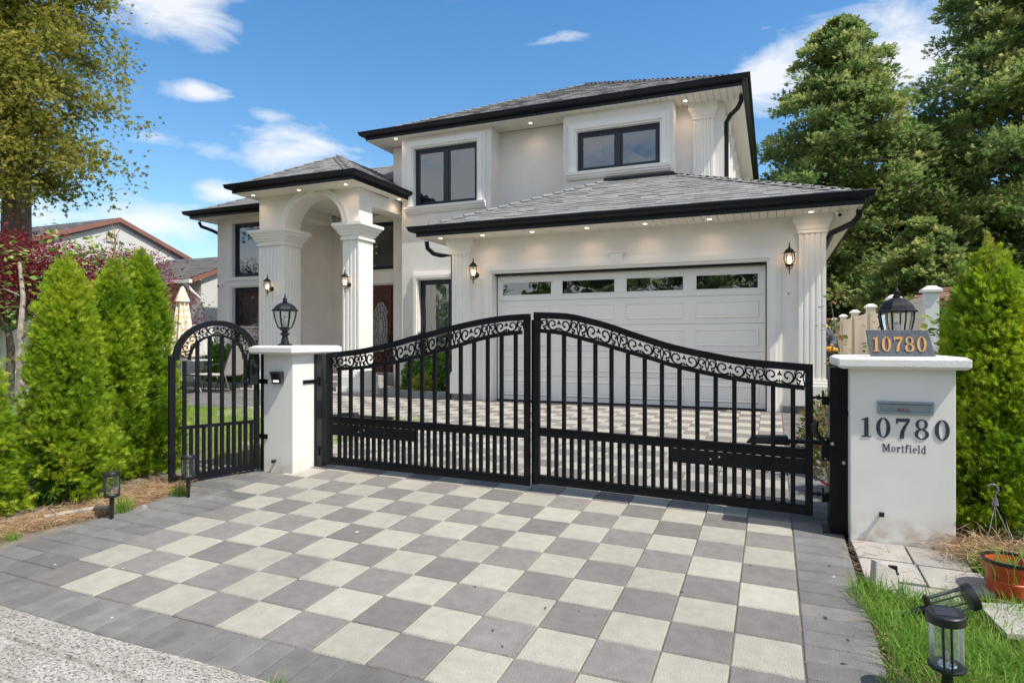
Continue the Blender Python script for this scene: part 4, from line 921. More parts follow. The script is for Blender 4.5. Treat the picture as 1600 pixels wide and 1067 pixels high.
def scroll_unit():
    """one repeat, 3.6 band-heights long, y from 0 to 1"""
    u = []
    def both(c, w_): u.append((c, w_)); u.append(([(3.6-x, y) for x, y in c], w_))
    both(spiral(1.22, .52, .52, .13, -32, -432), .115)
    both([(1.78,.16),(1.62,.10),(1.45,.06),(1.2,.04),(.95,.12)], .06)
    both([(.95,.12),(.78,.30),(.70,.55),(.72,.80),(.60,.97)], .10)
    both(spiral(.36, .62, .34, .09, -70, 230), .10)
    both([(.0,.98),(.10,.80),(.14,.5),(.05,.18),(.0,.02)], .10)
    both(spiral(.50, .16, .17, .05, 60, 340), .08)
    both([(.62,.42),(.48,.34),(.36,.28)], .10)
    return u
UNIT = scroll_unit(); FLOWER = (1.8, .66)
def filigree(fmap, n_units, parent, th=.009, aspect=1.0, name='scrollwork', blen=None):
    """fmap(s, v, d): s in band heights along the band, v 0..1 across, d depth"""
    for k in range(n_units):
        b = MB()
        for c, w_ in UNIT:
            m_ = len(c); L_ = []; R_ = []
            for i, (x, y) in enumerate(c):
                x0, y0 = c[max(i-1, 0)]; x1, y1 = c[min(i+1, m_-1)]; dx, dy = x1-x0, y1-y0; d = math.hypot(dx, dy) or 1
                ww = w_*.5*(1 if i < m_-1 else .8); L_.append((x-dy/d*ww, y+dx/d*ww)); R_.append((x+dy/d*ww, y-dx/d*ww))
            for i in range(m_-1):
                P = [L_[i], R_[i], R_[i+1], L_[i+1]]; fr = [fmap(p[0]+3.6*k, p[1], 0) for p in P]; bk = [fmap(p[0]+3.6*k, p[1], th) for p in P]
                b.quad(*fr); b.quad(*bk[::-1]); b.quad(fr[0], fr[3], bk[3], bk[0]); b.quad(fr[1], bk[1], bk[2], fr[2])
            # curled bud at the inner end
            for (x, y) in (c[-1],):
                if w_ < .08: continue
                q = [(x+.085*math.cos(a*math.pi/4), y+.085*math.sin(a*math.pi/4)) for a in range(8)]
                b.prism(q, lambda a, c_: fmap(a+3.6*k, c_, -.002), lambda a, c_: fmap(a+3.6*k, c_, th+.002))
        q = [(FLOWER[0]+(.135+.065*math.cos(3*(a*math.pi/9)))*math.cos(a*math.pi/9+math.pi/2), FLOWER[1]+(.135+.065*math.cos(3*(a*math.pi/9)))*math.sin(a*math.pi/9+math.pi/2)) for a in range(18)]
        b.prism(q, lambda a, c_: fmap(a+3.6*k, c_, -.004), lambda a, c_: fmap(a+3.6*k, c_, th+.004))
        q = [(FLOWER[0]+.05*math.cos(a*math.pi/3), .18+.16*math.sin(a*math.pi/3)) for a in range(6)]
        b.prism(q, lambda a, c_: fmap(a+3.6*k, c_, -.003), lambda a, c_: fmap(a+3.6*k, c_, th+.003))
        b.build(name, IRON, parent, fixn=True)
def band(pts, off0, off1, y0, y1, name, parent):
    """curved flat rail between pts+off0 and pts+off1 (2D points x,z)"""
    b = MB()
    for (xa, za), (xb, zb) in zip(pts, pts[1:]):
        b.quad((xa,y0,za+off0),(xb,y0,zb+off0),(xb,y0,zb+off1),(xa,y0,za+off1)); b.quad((xa,y1,za+off0),(xa,y1,za+off1),(xb,y1,zb+off1),(xb,y1,zb+off0))
        b.quad((xa,y0,za+off1),(xb,y0,zb+off1),(xb,y1,zb+off1),(xa,y1,za+off1)); b.quad((xa,y0,za+off0),(xa,y1,za+off0),(xb,y1,zb+off0),(xb,y0,zb+off0))
    for (xa, za) in (pts[0], pts[-1]): b.quad((xa,y0,za+off0),(xa,y1,za+off0),(xa,y1,za+off1),(xa,y0,za+off1))
    return b.build(name, IRON, parent, bevel=0)
YG = 5.13
def gate_leaf(label, x0, x1, top, low, mt, bt, panel, slope_, ubars, npick, mirror=False):
    """mt/bt: height of the middle rail top and of the bottom rail at x0; slope_: fall per metre"""
    t = thing('gate_leaf', label, 'gate', ((x0+x1)/2, YG, bt-.05)); sw = .052; hy = .022
    top = smoothed(top); low = smoothed(low)
    band(top, -.055, 0, YG-hy, YG+hy, 'top_rail', t); band([p for p in low if x0+sw-.001 <= p[0] <= x1-sw+.001], -.035, 0, YG-.018, YG+.018, 'curved_rail', t)
    ln = lambda x, z0: z0-slope_*(x-x0)
    for a, c in ((x0, x0+sw), (x1-sw, x1)):
        MB().hexa([(a,YG-hy+.001,ln(a,bt)-.045),(c,YG-hy+.001,ln(c,bt)-.045),(c,YG+hy-.001,ln(c,bt)-.045),(a,YG+hy-.001,ln(a,bt)-.045),(a,YG-hy+.001,ipl(top,a)-.03),(c,YG-hy+.001,ipl(top,c)-.03),(c,YG+hy-.001,ipl(top,c)-.03),(a,YG+hy-.001,ipl(top,a)-.03)]).build('stile', IRON, t, bevel=.003)
    def rail(zt, h, yy, name):
        a, c = x0+sw, x1-sw
        return MB().hexa([(a,YG-yy,ln(a,zt)-h),(c,YG-yy,ln(c,zt)-h),(c,YG+yy,ln(c,zt)-h),(a,YG+yy,ln(a,zt)-h),(a,YG-yy,ln(a,zt)),(c,YG-yy,ln(c,zt)),(c,YG+yy,ln(c,zt)),(a,YG+yy,ln(a,zt))]).build(name, IRON, t, bevel=.003)
    rail(mt, .062, .019, 'middle_rail'); rail(bt+.02, .062, .019, 'bottom_rail'); rail(mt+.012, .010, .026, 'rail_edge'); rail(bt+.034, .010, .026, 'rail_edge')
    for x in ubars:
        z1 = ipl(low, x)-.034; MB().box(x-.0165, x+.0165, YG-.0125, YG+.0125, ln(x, mt)+.013, z1).build('bar', IRON, t)
    for k in range(npick):
        x = ubars[0]+(ubars[-1]-ubars[0])*k/(npick-1); MB().box(x-.0165, x+.0165, YG-.0125, YG+.0125, ln(x, bt)+.035, ln(x, mt)-.061).build('bar', IRON, t)
    pa, pc = panel; P = MB().hexa([(pa,YG-.024,ln(pa,mt)-.175),(pc,YG-.024,ln(pc,mt)-.175),(pc,YG-.016,ln(pc,mt)-.175),(pa,YG-.016,ln(pa,mt)-.175),(pa,YG-.024,ln(pa,mt)-.064),(pc,YG-.024,ln(pc,mt)-.064),(pc,YG-.016,ln(pc,mt)-.064),(pa,YG-.016,ln(pa,mt)-.064)]).build('panel', IRON, t)
    BOLT = mat('zinc_bolt', (.6, .6, .6), .35, .1, 20, metal=.8)
    for dx, dz in ((-.0, -.125), (.065, -.105)):
        xb = (pa+pc)/2-.18 if mirror else pa+(pc-pa)*.35+.0; b = MB().lathe((0,0,0), [(.008,0),(.007,.004)], 8).build('bolt', BOLT, t, local=True); b.rotation_euler = (R(90),0,0); b.location = Vector((xb+dx, YG-.0245, ln(xb, mt)+dz))-t.location
    # scrollwork in the band under the top rail
    L_ = x1-x0-2*sw; gap = .098; n = max(1, round(L_/(3.6*gap*1.02))); sc = L_/(3.6*n)
    def fm(s, v, d):
        x = x0+sw+s*sc; zl = ipl(low, x)-.004; zt = ipl(top, x)-.052; return (x, YG-.005+d, zl+(zt-zl)*v)
    filigree(fm, n, t)
    return t
RTOP = [(-1.925,1.845),(-1.63,1.83),(-1.44,1.79),(-1.26,1.74),(-1.09,1.68),(-.91,1.62),(-.75,1.57),(-.58,1.53),(-.43,1.50),(-.27,1.47),(-.12,1.45),(.03,1.438),(.275,1.42)]
RLOW = [(-1.87,1.70),(-1.68,1.68),(-1.44,1.62),(-1.26,1.57),(-1.09,1.52),(-.91,1.47),(-.75,1.42),(-.58,1.38),(-.43,1.35),(-.27,1.32),(-.12,1.30),(.03,1.28),(.22,1.262)]
LTOP = [(-4.16,1.47),(-3.8,1.51),(-3.58,1.545),(-3.36,1.59),(-3.16,1.64),(-2.95,1.685),(-2.76,1.73),(-2.56,1.77),(-2.38,1.80),(-2.19,1.822),(-1.965,1.832)]
LLOW = [(-4.11,1.325),(-3.69,1.355),(-3.36,1.405),(-3.16,1.45),(-2.95,1.50),(-2.76,1.545),(-2.56,1.60),(-2.38,1.645),(-2.19,1.675),(-2.01,1.69)]
gR = gate_leaf('right leaf of the black iron double gate, nearest the wide numbered pillar', -1.925, .275, RTOP, RLOW, .83, .395, (-.76, .223), .022, [-1.79+.1379*k for k in range(15)], 29, mirror=True)
gL = gate_leaf('left leaf of the black iron double gate, nearest the narrow pillar with the intercom', -4.16, -1.965, LTOP, LLOW, .83, .395, (-4.108, -3.12), .012, [-4.01+.1364*k for k in range(15)], 29)
# gate stop post between the leaves, seen as a dark gap
MB().box(-1.963, -1.928, YG+.03, YG+.07, .33, 1.78).build('astragal', IRON, gL)
# posts
def post(label, boxes, m=IRON, plate=None, name='gate_post'):
    b0 = boxes[0]; t = thing(name, label, 'gate post', ((b0[0]+b0[1])/2, (b0[2]+b0[3])/2, b0[4]))
    for q in boxes: MB().box(*q).build('post_tube', m, t, bevel=.004)
    if plate: MB().box(*plate).build('base_plate', m, t)
    return t
tR = post('tall square black steel post fixed to the left side of the wide pillar', [(.375, .487, 4.97, 5.18, .20, 1.405)], IRON, (.33, .487, 4.93, 5.20, .235, .247))
tL = post('dark grey steel post behind the narrow pillar holding the left gate leaf', [(-4.40, -4.33, 5.152, 5.31, .29, 1.46), (-4.33, -4.255, 5.16, 5.235, .29, 1.455)], POSTG, (-4.42, -4.22, 5.152, 5.33, .275, .289))
tA = post('slim black steel post between the arched gate and the narrow pillar', [(-4.775, -4.717, 4.86, 4.93, .27, 1.46)], POSTG, (-4.83, -4.717, 4.80, 4.95, .285, .294))
def hinge(parent, x0, x1, z, xp):
    b = MB().tube([(x0, YG, z), (x1, YG, z)], .009, 8).tube([(x0-.03, YG, z), (x0+.0, YG, z)], .017, 6).tube([(x0+.045, YG, z), (x0+.07, YG, z)], .016, 6); b.build('hinge_pin', IRONM, parent, smooth=True)
    MB().box(xp, xp+.05, YG-.03, YG+.03, z-.05, z+.012).box(xp, xp+.012, YG-.03, YG+.03, z+.012, z+.055).build('hinge_bracket', IRON, parent, bevel=.002); MB().box(xp+.045, xp+.10, YG-.16-.004, YG-.16, z-.08, z+.09).build('hinge_plate', IRON, parent, bevel=.002)
for z in (1.175, .465): hinge(gR, .255, .36, z, .335)
for z in (1.18, .47):
    MB().tube([(-4.25, YG, z), (-4.13, YG, z)], .008, 8).build('hinge_pin', IRONM, gL); MB().box(-4.335, -4.28, 5.145, 5.16, z-.045, z+.045).build('hinge_bracket', IRONM, gL, bevel=.002)
for z in (1.19, .64): MB().box(-4.78, -4.66, 4.826, 4.838, z-.022, z+.022).build('strap', IRON, tA)
MB().box(-4.33, -4.25, 5.15, 5.158, .80, .98).build('lock_plate', IRON, tL); MB().box(-4.343, -4.335, 4.98, 5.17, 1.165, 1.20).build('strap', IRON, tL)
lp = MB().box(.325, .374, 5.03, 5.04, .73, .90).build('lock_plate', IRON, tR)
ZB = mat('zinc_bolt', (.6,.6,.6))
for x, z in ((.352, .745), (.352, .885)): MB().tube([(x, 5.031, z), (x, 5.026, z)], .006, 8).build('bolt', ZB, tR)
for x, z in ((.39, .865), (.462, .735)): MB().tube([(x, 4.971, z), (x, 4.962, z)], .012, 10).build('bolt', ZB, tR)
for x, y, z in ((-4.329, 5.20, .93), (-4.329, 5.26, .80)): MB().tube([(x, y, z), (x+.008, y, z)], .010, 8).build('bolt', mat('zinc_bolt', (.6,.6,.6)), tL)
MB().box(.478, .492, 4.955, 4.97, 1.06, 1.10).build('clip', IRON, tR)
b = MB()                                       # rubber bumper horn near the latch
b.tube([(.30, 5.06, 1.015), (.28, 5.06, .985), (.285, 5.06, .93), (.31, 5.07, .89), (.34, 5.08, .88)], [.018,.026,.024,.018,.012], 10); tag(b.build('rubber_bumper', BLACKP, None, smooth=True), 'curved black rubber bumper by the right gate latch', 'bumper')
c_ = tag(MB().tube([(.285, 5.06, .61), (.31, 5.06, .585), (.33, 5.06, .572)], .004, 6).build('cable', BLACKP, None), 'short cable with red insulated end hanging by the right gate post', 'cable')
MB().tube([(.33, 5.06, .572), (.355, 5.05, .560), (.372, 5.045, .548)], [.009,.010,.012], 8).build('red_sleeve', mat('red_plastic', (.5,.03,.02), .4), c_)
for lab, x0, x1, z in (('black gate motor arm behind the right gate leaf', -.15, .42, .80), ('black gate motor arm behind the left gate leaf', -4.3, -3.6, .80)):
    t = thing('gate_motor', lab, 'gate opener', ((x0+x1)/2, 5.45, z))
    MB().tube([(x0, 5.40, z), (x1, 5.46, z)], .018, 10).build('rod', BLACKP, t); s_ = 1 if x0 > -1 else -1
    xa, xb = (x0+.03, x0+.30) if s_ < 0 else (x0-.05, x0+.28)
    MB().hexa([(xa,5.38,z-.03),(xb,5.38,z-.03),(xb,5.47,z-.03),(xa,5.47,z-.03),(xa+.05,5.39,z+.035),(xb-.02,5.39,z+.045),(xb-.02,5.46,z+.045),(xa+.05,5.46,z+.035)]).build('motor_housing', BLACKP, t, bevel=.012)
# ---- arched side gate (hung at an angle to the drive)
A0 = Vector((-5.085, 4.10, 0)); A1 = Vector((-4.775, 4.835, 0)); ad = (A1-A0); AL = ad.length; ad.normalize(); an = Vector((ad.y, -ad.x, 0))
ag = thing('arched_gate', 'single black iron gate with round arched top beside the hedge', 'gate', (A0.x, A0.y, .27))
ap = lambda s, d, z: (A0.x+ad.x*s+an.x*d, A0.y+ad.y*s+an.y*d, z)
def abox(s0, s1, d0, d1, z0, z1, z0b=None, z1b=None):
    z0b = z0 if z0b is None else z0b; z1b = z1 if z1b is None else z1b
    return [ap(s0,d1,z0),ap(s1,d1,z0b),ap(s1,d0,z0b),ap(s0,d0,z0),ap(s0,d1,z1),ap(s1,d1,z1b),ap(s1,d0,z1b),ap(s0,d0,z1)]
MB().hexa(abox(-.03, .024, -.022, .022, .25, 1.46)).build('hinge_post', IRON, ag, bevel=.003)
MB().hexa(abox(AL-.045, AL-.0, -.022, .022, .32, 1.44)).build('stile', IRON, ag, bevel=.003)
ac_, arx, arz, asp = AL/2+.0, AL/2-.005, .375, 1.415
def aarc(off, n=30, a0=0, a1=180): return [(ac_-(arx+off)*math.cos(R(a0+(a1-a0)*k/n)), asp+(arz+off)*math.sin(R(a0+(a1-a0)*k/n))) for k in range(n+1)]
def arcband(o0, o1, dd, name):
    b = MB(); p, q = aarc(o0), aarc(o1)
    for k in range(len(p)-1):
        b.quad(ap(p[k][0],dd,p[k][1]), ap(p[k+1][0],dd,p[k+1][1]), ap(q[k+1][0],dd,q[k+1][1]), ap(q[k][0],dd,q[k][1])); b.quad(ap(p[k][0],-dd,p[k][1]), ap(q[k][0],-dd,q[k][1]), ap(q[k+1][0],-dd,q[k+1][1]), ap(p[k+1][0],-dd,p[k+1][1]))
        b.quad(ap(q[k][0],dd,q[k][1]), ap(q[k+1][0],dd,q[k+1][1]), ap(q[k+1][0],-dd,q[k+1][1]), ap(q[k][0],-dd,q[k][1])); b.quad(ap(p[k][0],dd,p[k][1]), ap(p[k][0],-dd,p[k][1]), ap(p[k+1][0],-dd,p[k+1][1]), ap(p[k+1][0],dd,p[k+1][1]))
    for k in (0, -1): b.quad(ap(p[k][0],dd,p[k][1]), ap(q[k][0],dd,q[k][1]), ap(q[k][0],-dd,q[k][1]), ap(p[k][0],-dd,p[k][1]))
    return b.build(name, IRON, ag)
arcband(-.05, 0, .030, 'arch_rail'); arcband(-.152, -.133, .018, 'inner_arch')
def fa(s, v, d):
    n_ = 3*3.6; th_ = R(4)+(math.pi-R(8))*s/n_; o_ = -.133+.083*v; return ap(ac_-(arx+o_)*math.cos(th_), .006-d, asp+(arz+o_)*math.sin(th_))
filigree(fa, 3, ag, th=.008)
MB().hexa(abox(.06, AL-.045, -.014, .014, .775, .805)).build('middle_rail', IRON, ag); MB().hexa(abox(.03, AL-.045, -.018, .018, .285, .345, .315, .375)).build('bottom_rail', IRON, ag)
inn = aarc(-.152, 60)
for k in range(6):
    s_ = .105+k*(AL-.045-.105-.02)/5.6; z1 = max(z for x, z in inn if abs(x-s_) < .03) if any(abs(x-s_) < .03 for x, z in inn) else 1.4
    MB().hexa(abox(s_-.016, s_+.016, -.012, .012, .335+.03*s_/AL, z1+.01)).build('bar', IRON, ag)
    if k < 6:
        s2 = s_+.058
        if s2 < AL-.06: MB().hexa(abox(s2-.014, s2+.014, -.012, .012, .335+.03*s2/AL, .776)).build('bar', IRON, ag)
lb = MB().hexa(abox(AL-.115, AL-.03, .022, .06, 1.16, 1.41)).build('lock_box', IRONM, ag, bevel=.006)
MB().tube([ap(AL-.07, .06, 1.34), ap(AL-.07, .075, 1.34), ap(AL-.07, .10, 1.34), ap(AL-.07, .105, 1.34)], [.012,.026,.024,.008], 12).build('knob', IRONM, lb, smooth=True)
MB().tube([ap(AL-.09, .02, 1.20), ap(AL-.20, .05, 1.185), ap(AL-.26, .05, 1.18)], .008, 6).build('handle', IRONM, ag)

# ================================================================== neighbours
BRICKW = None
def brickmat(name, col):
    m = bpy.data.materials.new(name); m.use_nodes = True; t = m.node_tree; N = t.nodes; K = t.links; p = N['Principled BSDF']
    g_ = N.new('ShaderNodeTexCoord'); mp = N.new('ShaderNodeMapping'); K.new(g_.outputs['Object'], mp.inputs[0]); mp.inputs['Rotation'].default_value = (R(90), 0, R(90))
    br = N.new('ShaderNodeTexBrick'); br.inputs['Scale'].default_value = 1; br.inputs['Brick Width'].default_value = .4; br.inputs['Row Height'].default_value = .2; br.inputs['Mortar Size'].default_value = .012
    br.inputs['Color1'].default_value = (*col, 1); br.inputs['Color2'].default_value = (*[c*.94 for c in col], 1); br.inputs['Mortar'].default_value = (*[c*.80 for c in col], 1); K.new(mp.outputs[0], br.inputs['Vector'])
    K.new(br.outputs['Color'], p.inputs['Base Color']); b = N.new('ShaderNodeBump'); b.inputs['Strength'].default_value = .5; b.inputs['Distance'].default_value = .02; b.invert = True; K.new(br.outputs['Fac'], b.inputs['Height']); K.new(b.outputs[0], p.inputs['Normal'])
    p.inputs['Roughness'].default_value = .8; return m
BRK = brickmat('painted_brick', (.74, .735, .71)); NWALL = mat('shaded_wall_grey', (.56, .555, .53), .85, .03, 3, bump=.3, bscale=60)  # grey puts the front wall's shade into its colour; vent shares it
nh = thing('neighbour_house', 'low white painted brick house with grey shingle roofs behind the hedge on the left', 'house', (-22, 16, G0))
# tall gable block, gable faces the driveway side (+X)
gx = -20
b = MB().quad((gx, 11.2, G0), (gx, 20.4, G0), (gx, 20.4, 3.2), (gx, 14.1, 5.50), (gx, 11.2, 4.36)).quad((gx, 11.2, G0), (gx, 11.2, 4.36), (-34, 11.2, 4.36), (-34, 11.2, G0)); b.build('wall', BRK, nh, fixn=False)
nr = MB().hexa([(gx+.10,10.8,4.18),(gx+.10,14.1,5.48),(-34,14.1,5.48),(-34,10.8,4.18),(gx+.10,10.8,4.36),(gx+.10,14.1,5.66),(-34,14.1,5.66),(-34,10.8,4.36)]).hexa([(gx+.10,14.1,5.48),(gx+.10,20.8,3.05),(-34,20.8,3.05),(-34,14.1,5.48),(gx+.10,14.1,5.66),(gx+.10,20.8,3.22),(-34,20.8,3.22),(-34,14.1,5.66)]).build('roof', SHINGN, nh)
MB().hexa([(gx+.101,10.8,4.23),(gx+.13,10.8,4.23),(gx+.13,14.1,5.53),(gx+.101,14.1,5.53),(gx+.101,10.8,4.38),(gx+.13,10.8,4.38),(gx+.13,14.1,5.68),(gx+.101,14.1,5.68)]).hexa([(gx+.101,14.1,5.53),(gx+.13,14.1,5.53),(gx+.13,20.8,3.09),(gx+.101,20.8,3.09),(gx+.101,14.1,5.68),(gx+.13,14.1,5.68),(gx+.13,20.8,3.24),(gx+.101,20.8,3.24)]).build('bargeboard', REDTRIM, nh)
MB().box(gx+.01, gx+.05, 13.7, 14.1, 4.85, 5.15).build('vent', NWALL, nh, bevel=.01)
# lower wing in front
wx = -16
b = MB().quad((wx, 13.9, G0), (wx, 18, G0), (wx, 18, 3.6), (wx, 16, 4.36), (wx, 13.9, 3.5)); b.build('wall', BRK, nh, fixn=False)
MB().box(-22, wx-.005, 13.9, 14.1, G0, 3.45).build('wall', NWALL, nh)
lr2 = MB().hexa([(wx+.08,13.4,3.30),(wx+.08,16,4.34),(-23,16,4.34),(-23,13.4,3.30),(wx+.08,13.4,3.44),(wx+.08,16,4.48),(-23,16,4.48),(-23,13.4,3.44)]).build('roof', SHINGN, nh)
shingles(lr2, (-22, 13.38, 3.45), (wx+.08, 13.38, 3.45), (wx+.08, 16, 4.49), (-22, 16, 4.49), SHINGN, w_=.33, ex=.16, thick=.01)
shingles(nr, (-30, 10.8, 4.37), (gx+.10, 10.8, 4.37), (gx+.10, 14.1, 5.67), (-30, 14.1, 5.67), SHINGN, w_=.33, ex=.2, thick=.01)
MB().hexa([(wx+.081,13.4,3.30),(wx+.11,13.4,3.30),(wx+.11,16,4.34),(wx+.081,16,4.34),(wx+.081,13.4,3.44),(wx+.11,13.4,3.44),(wx+.11,16,4.48),(wx+.081,16,4.48)]).build('bargeboard', REDTRIM, nh)
MB().box(-22.5, wx+.22, 13.28, 13.39, 3.31, 3.42).build('gutter', TRIM, nh); MB().tube([(wx+.0, 13.33, 3.32), (wx+.05, 13.5, 3.1), (wx+.06, 13.84, 2.85), (wx+.06, 13.85, .6)], .05, 8).build('downspout', TRIM, nh)
MB().box(-19.1, -17.75, 13.86, 13.899, .9, 3.0).build('window_frame', TRIM, nh); MB().box(-19.0, -17.87, 13.85, 13.861, .95, 2.85).build('window', mat('dark_pane', (.03,.03,.035), .15, 0, spec=.8), nh)
# right-hand neighbour: brown shingle roof corner with white bargeboard
n2 = thing('neighbour_house', 'beige neighbouring house with brown shingle roof beyond the pergola at the right edge', 'house', (12.5, 20, G0))
# front gable seen from the drive
MB().box(9.3, 18, 18.0, 24, G0, 3.0).build('wall', mat('beige_render', (.50, .44, .36), .85, .04, 3), n2); MB().quad((9.0, 17.99, 3.0), (18, 17.99, 3.0), (13, 17.99, 5.0)).build('wall', MATS['beige_render'], n2, fixn=False)
r2 = MB().hexa([(8.75,17.7,3.22),(13,17.7,5.12),(13,24,5.12),(8.75,24,3.22),(8.75,17.7,3.36),(13,17.7,5.28),(13,24,5.28),(8.75,24,3.36)]).build('roof', mat('brown_shingle', (.20,.155,.135), .95, .25, 12, bump=.8, bscale=60), n2)
MB().hexa([(8.75,17.6,3.12),(13,17.6,5.04),(13,17.69,5.04),(8.75,17.69,3.12),(8.75,17.6,3.36),(13,17.6,5.28),(13,17.69,5.28),(8.75,17.69,3.36)]).build('bargeboard', VINYLW, n2)
# ---- fences
fl = thing('fence', 'white vinyl board fence behind the hedge and patio umbrella on the left', 'fence', (-13.9, 9, G0))
y = 5.2; zt = 1.97
bm_ = MB().box(-.012, .012, -.073, .073, 0, 1.55).build('board', VINYLW, fl, local=True); bme = bm_.data; bm_.location = (0, y-9, 0); first = True
while y < 13.2:
    if not first: link('board', bme, fl, (0, y-9, 0))
    first = False; y += .152
for y in (5.1, 7.5, 9.9, 12.3): MB().box(-13.97, -13.83, y-.065, y+.065, G0, zt+.10).box(-14.0, -13.80, y-.095, y+.095, zt+.10, zt+.135).build('post', VINYLW, fl, bevel=.006)
MB().box(-13.93, -13.87, 5.0, 13.3, zt, zt+.06).box(-13.925, -13.875, 5.0, 13.3, .5, .6).build('rail', VINYLW, fl)
fr = thing('fence', 'beige vinyl privacy fence with capped posts running back along the right side of the house', 'fence', (1.7, 14, G0))
py_ = [8.6, 11.0, 13.45, 15.9, 18.4, 20.9, 23.4]
for i, y in enumerate(py_):
    zz = 2.22 if i else 2.16
    MB().box(1.63, 1.77, y-.07, y+.07, G0-.1, zz).build('post', VINYLB if i else VINYLW, fr, bevel=.004); MB().box(1.60, 1.80, y-.10, y+.10, zz+.0005, zz+.03).hexa([(1.60,y-.10,zz+.0305),(1.80,y-.10,zz+.0305),(1.80,y+.10,zz+.0305),(1.60,y+.10,zz+.0305),(1.66,y-.04,zz+.075),(1.74,y-.04,zz+.075),(1.74,y+.04,zz+.075),(1.66,y+.04,zz+.075)]).build('post_cap', VINYLW, fr)
for a, c in zip(py_, py_[1:]):
    zt2 = 2.13
    yy = a+.07
    while yy < c-.08:
        MB().box(1.685, 1.715, yy+.002, min(yy+.178, c-.07), G0, zt2-.05).build('board', VINYLB, fr); yy += .18
    MB().box(1.675, 1.725, a+.07, c-.07, zt2-.05, zt2).build('rail', VINYLB, fr)
# pergola beyond the fence
pg = thing('pergola', 'wooden pergola of reddish cedar beams in the yard beyond the beige fence', 'pergola', (6, 13, G0))
for (x0, x1, y, z0, z1) in ((2.6, 10.5, 12.4, 2.27, 2.49), (3.3, 10.5, 13.1, 2.10, 2.28), (2.9, 10.5, 11.7, 2.06, 2.22)): MB().box(x0, x1, y, y+.10, z0, z1).build('beam', CEDAR, pg, bevel=.01)
for x in (3.7, 4.7, 5.7, 6.7, 7.7, 8.7, 9.7): MB().box(x, x+.06, 10.9, 14.6, 2.50, 2.60).build('rafter', CEDAR, pg)
for x in (4.05, 6.9, 9.7): MB().box(x, x+.13, 12.5, 12.63, G0, 2.26).build('post', CEDAR if x > 5 else VINYLB, pg)
b = MB()
for k in range(14): a = random.uniform(-.5, .5); x = 2.2+k*.07; b.tube([(x, 12.3, 2.2+random.uniform(0,.2)), (x+.8*math.cos(a), 12.4, 2.3+.3*math.sin(a)+random.uniform(0,.12))], .03, 5)
tag(b.build('firewood_pile', CEDAR, None), 'rough brown sticks heaped at the left end of the pergola', 'wood pile')
lt = thing('lattice_panel', 'low wooden lattice panel beyond the fence beside the white post', 'trellis', (3.4, 9.4, G0))
MB().box(2.3, 4.8, 9.40, 9.44, 1.72, 1.78).box(2.3, 4.8, 9.40, 9.44, 1.30, 1.35).build('rail', CEDAR, lt)
b = MB()
for k in range(22): x = 2.3+k*.115; b.quad((x, 9.42, 1.35), (x+.03, 9.42, 1.35), (x+.40, 9.42, 1.72), (x+.37, 9.42, 1.72)); b.quad((x+.4, 9.43, 1.35), (x+.43, 9.43, 1.35), (x+.03, 9.43, 1.72), (x, 9.43, 1.72))
b.build('lattice', CEDAR, lt, kind='stuff')

# ================================================================== vegetation
THU = leafmat('thuja_leaf', (.06, .15, .012), (.27, .42, .02), (.55, .62, .05), trans=.5)
THUY = leafmat('thuja_tip', (.20, .28, .04), (.36, .42, .06), (.48, .40, .12), trans=.4)
CON = leafmat('conifer_leaf', (.07, .145, .05), (.22, .31, .095), (.44, .46, .16), trans=.5)
CONY = leafmat('cypress_leaf', (.12, .16, .035), (.34, .34, .06), (.56, .49, .12), trans=.5)
BRI = leafmat('bright_leaf', (.14, .32, .03), (.28, .50, .07), trans=.5)
SHR = leafmat('shrub_leaf', (.045, .15, .015), (.12, .30, .03), (.22, .40, .06), trans=.4)
RHO = leafmat('sapling_leaf', (.09, .20, .03), (.22, .34, .07), (.42, .44, .14), trans=.35)
RED = leafmat('maple_leaf', (.07, .010, .018), (.21, .022, .03), (.40, .05, .045), trans=.4)
ROSE = leafmat('rose_leaf', (.07, .16, .03), (.22, .28, .08), (.42, .14, .07), trans=.35)
DGRASS = leafmat('grass_blade', (.10, .23, .03), (.24, .42, .06), (.55, .55, .20), trans=.5)
STRAWM = leafmat('dry_thatch', (.26, .15, .075), (.46, .30, .17), (.60, .46, .30), trans=.2, rough=.8)
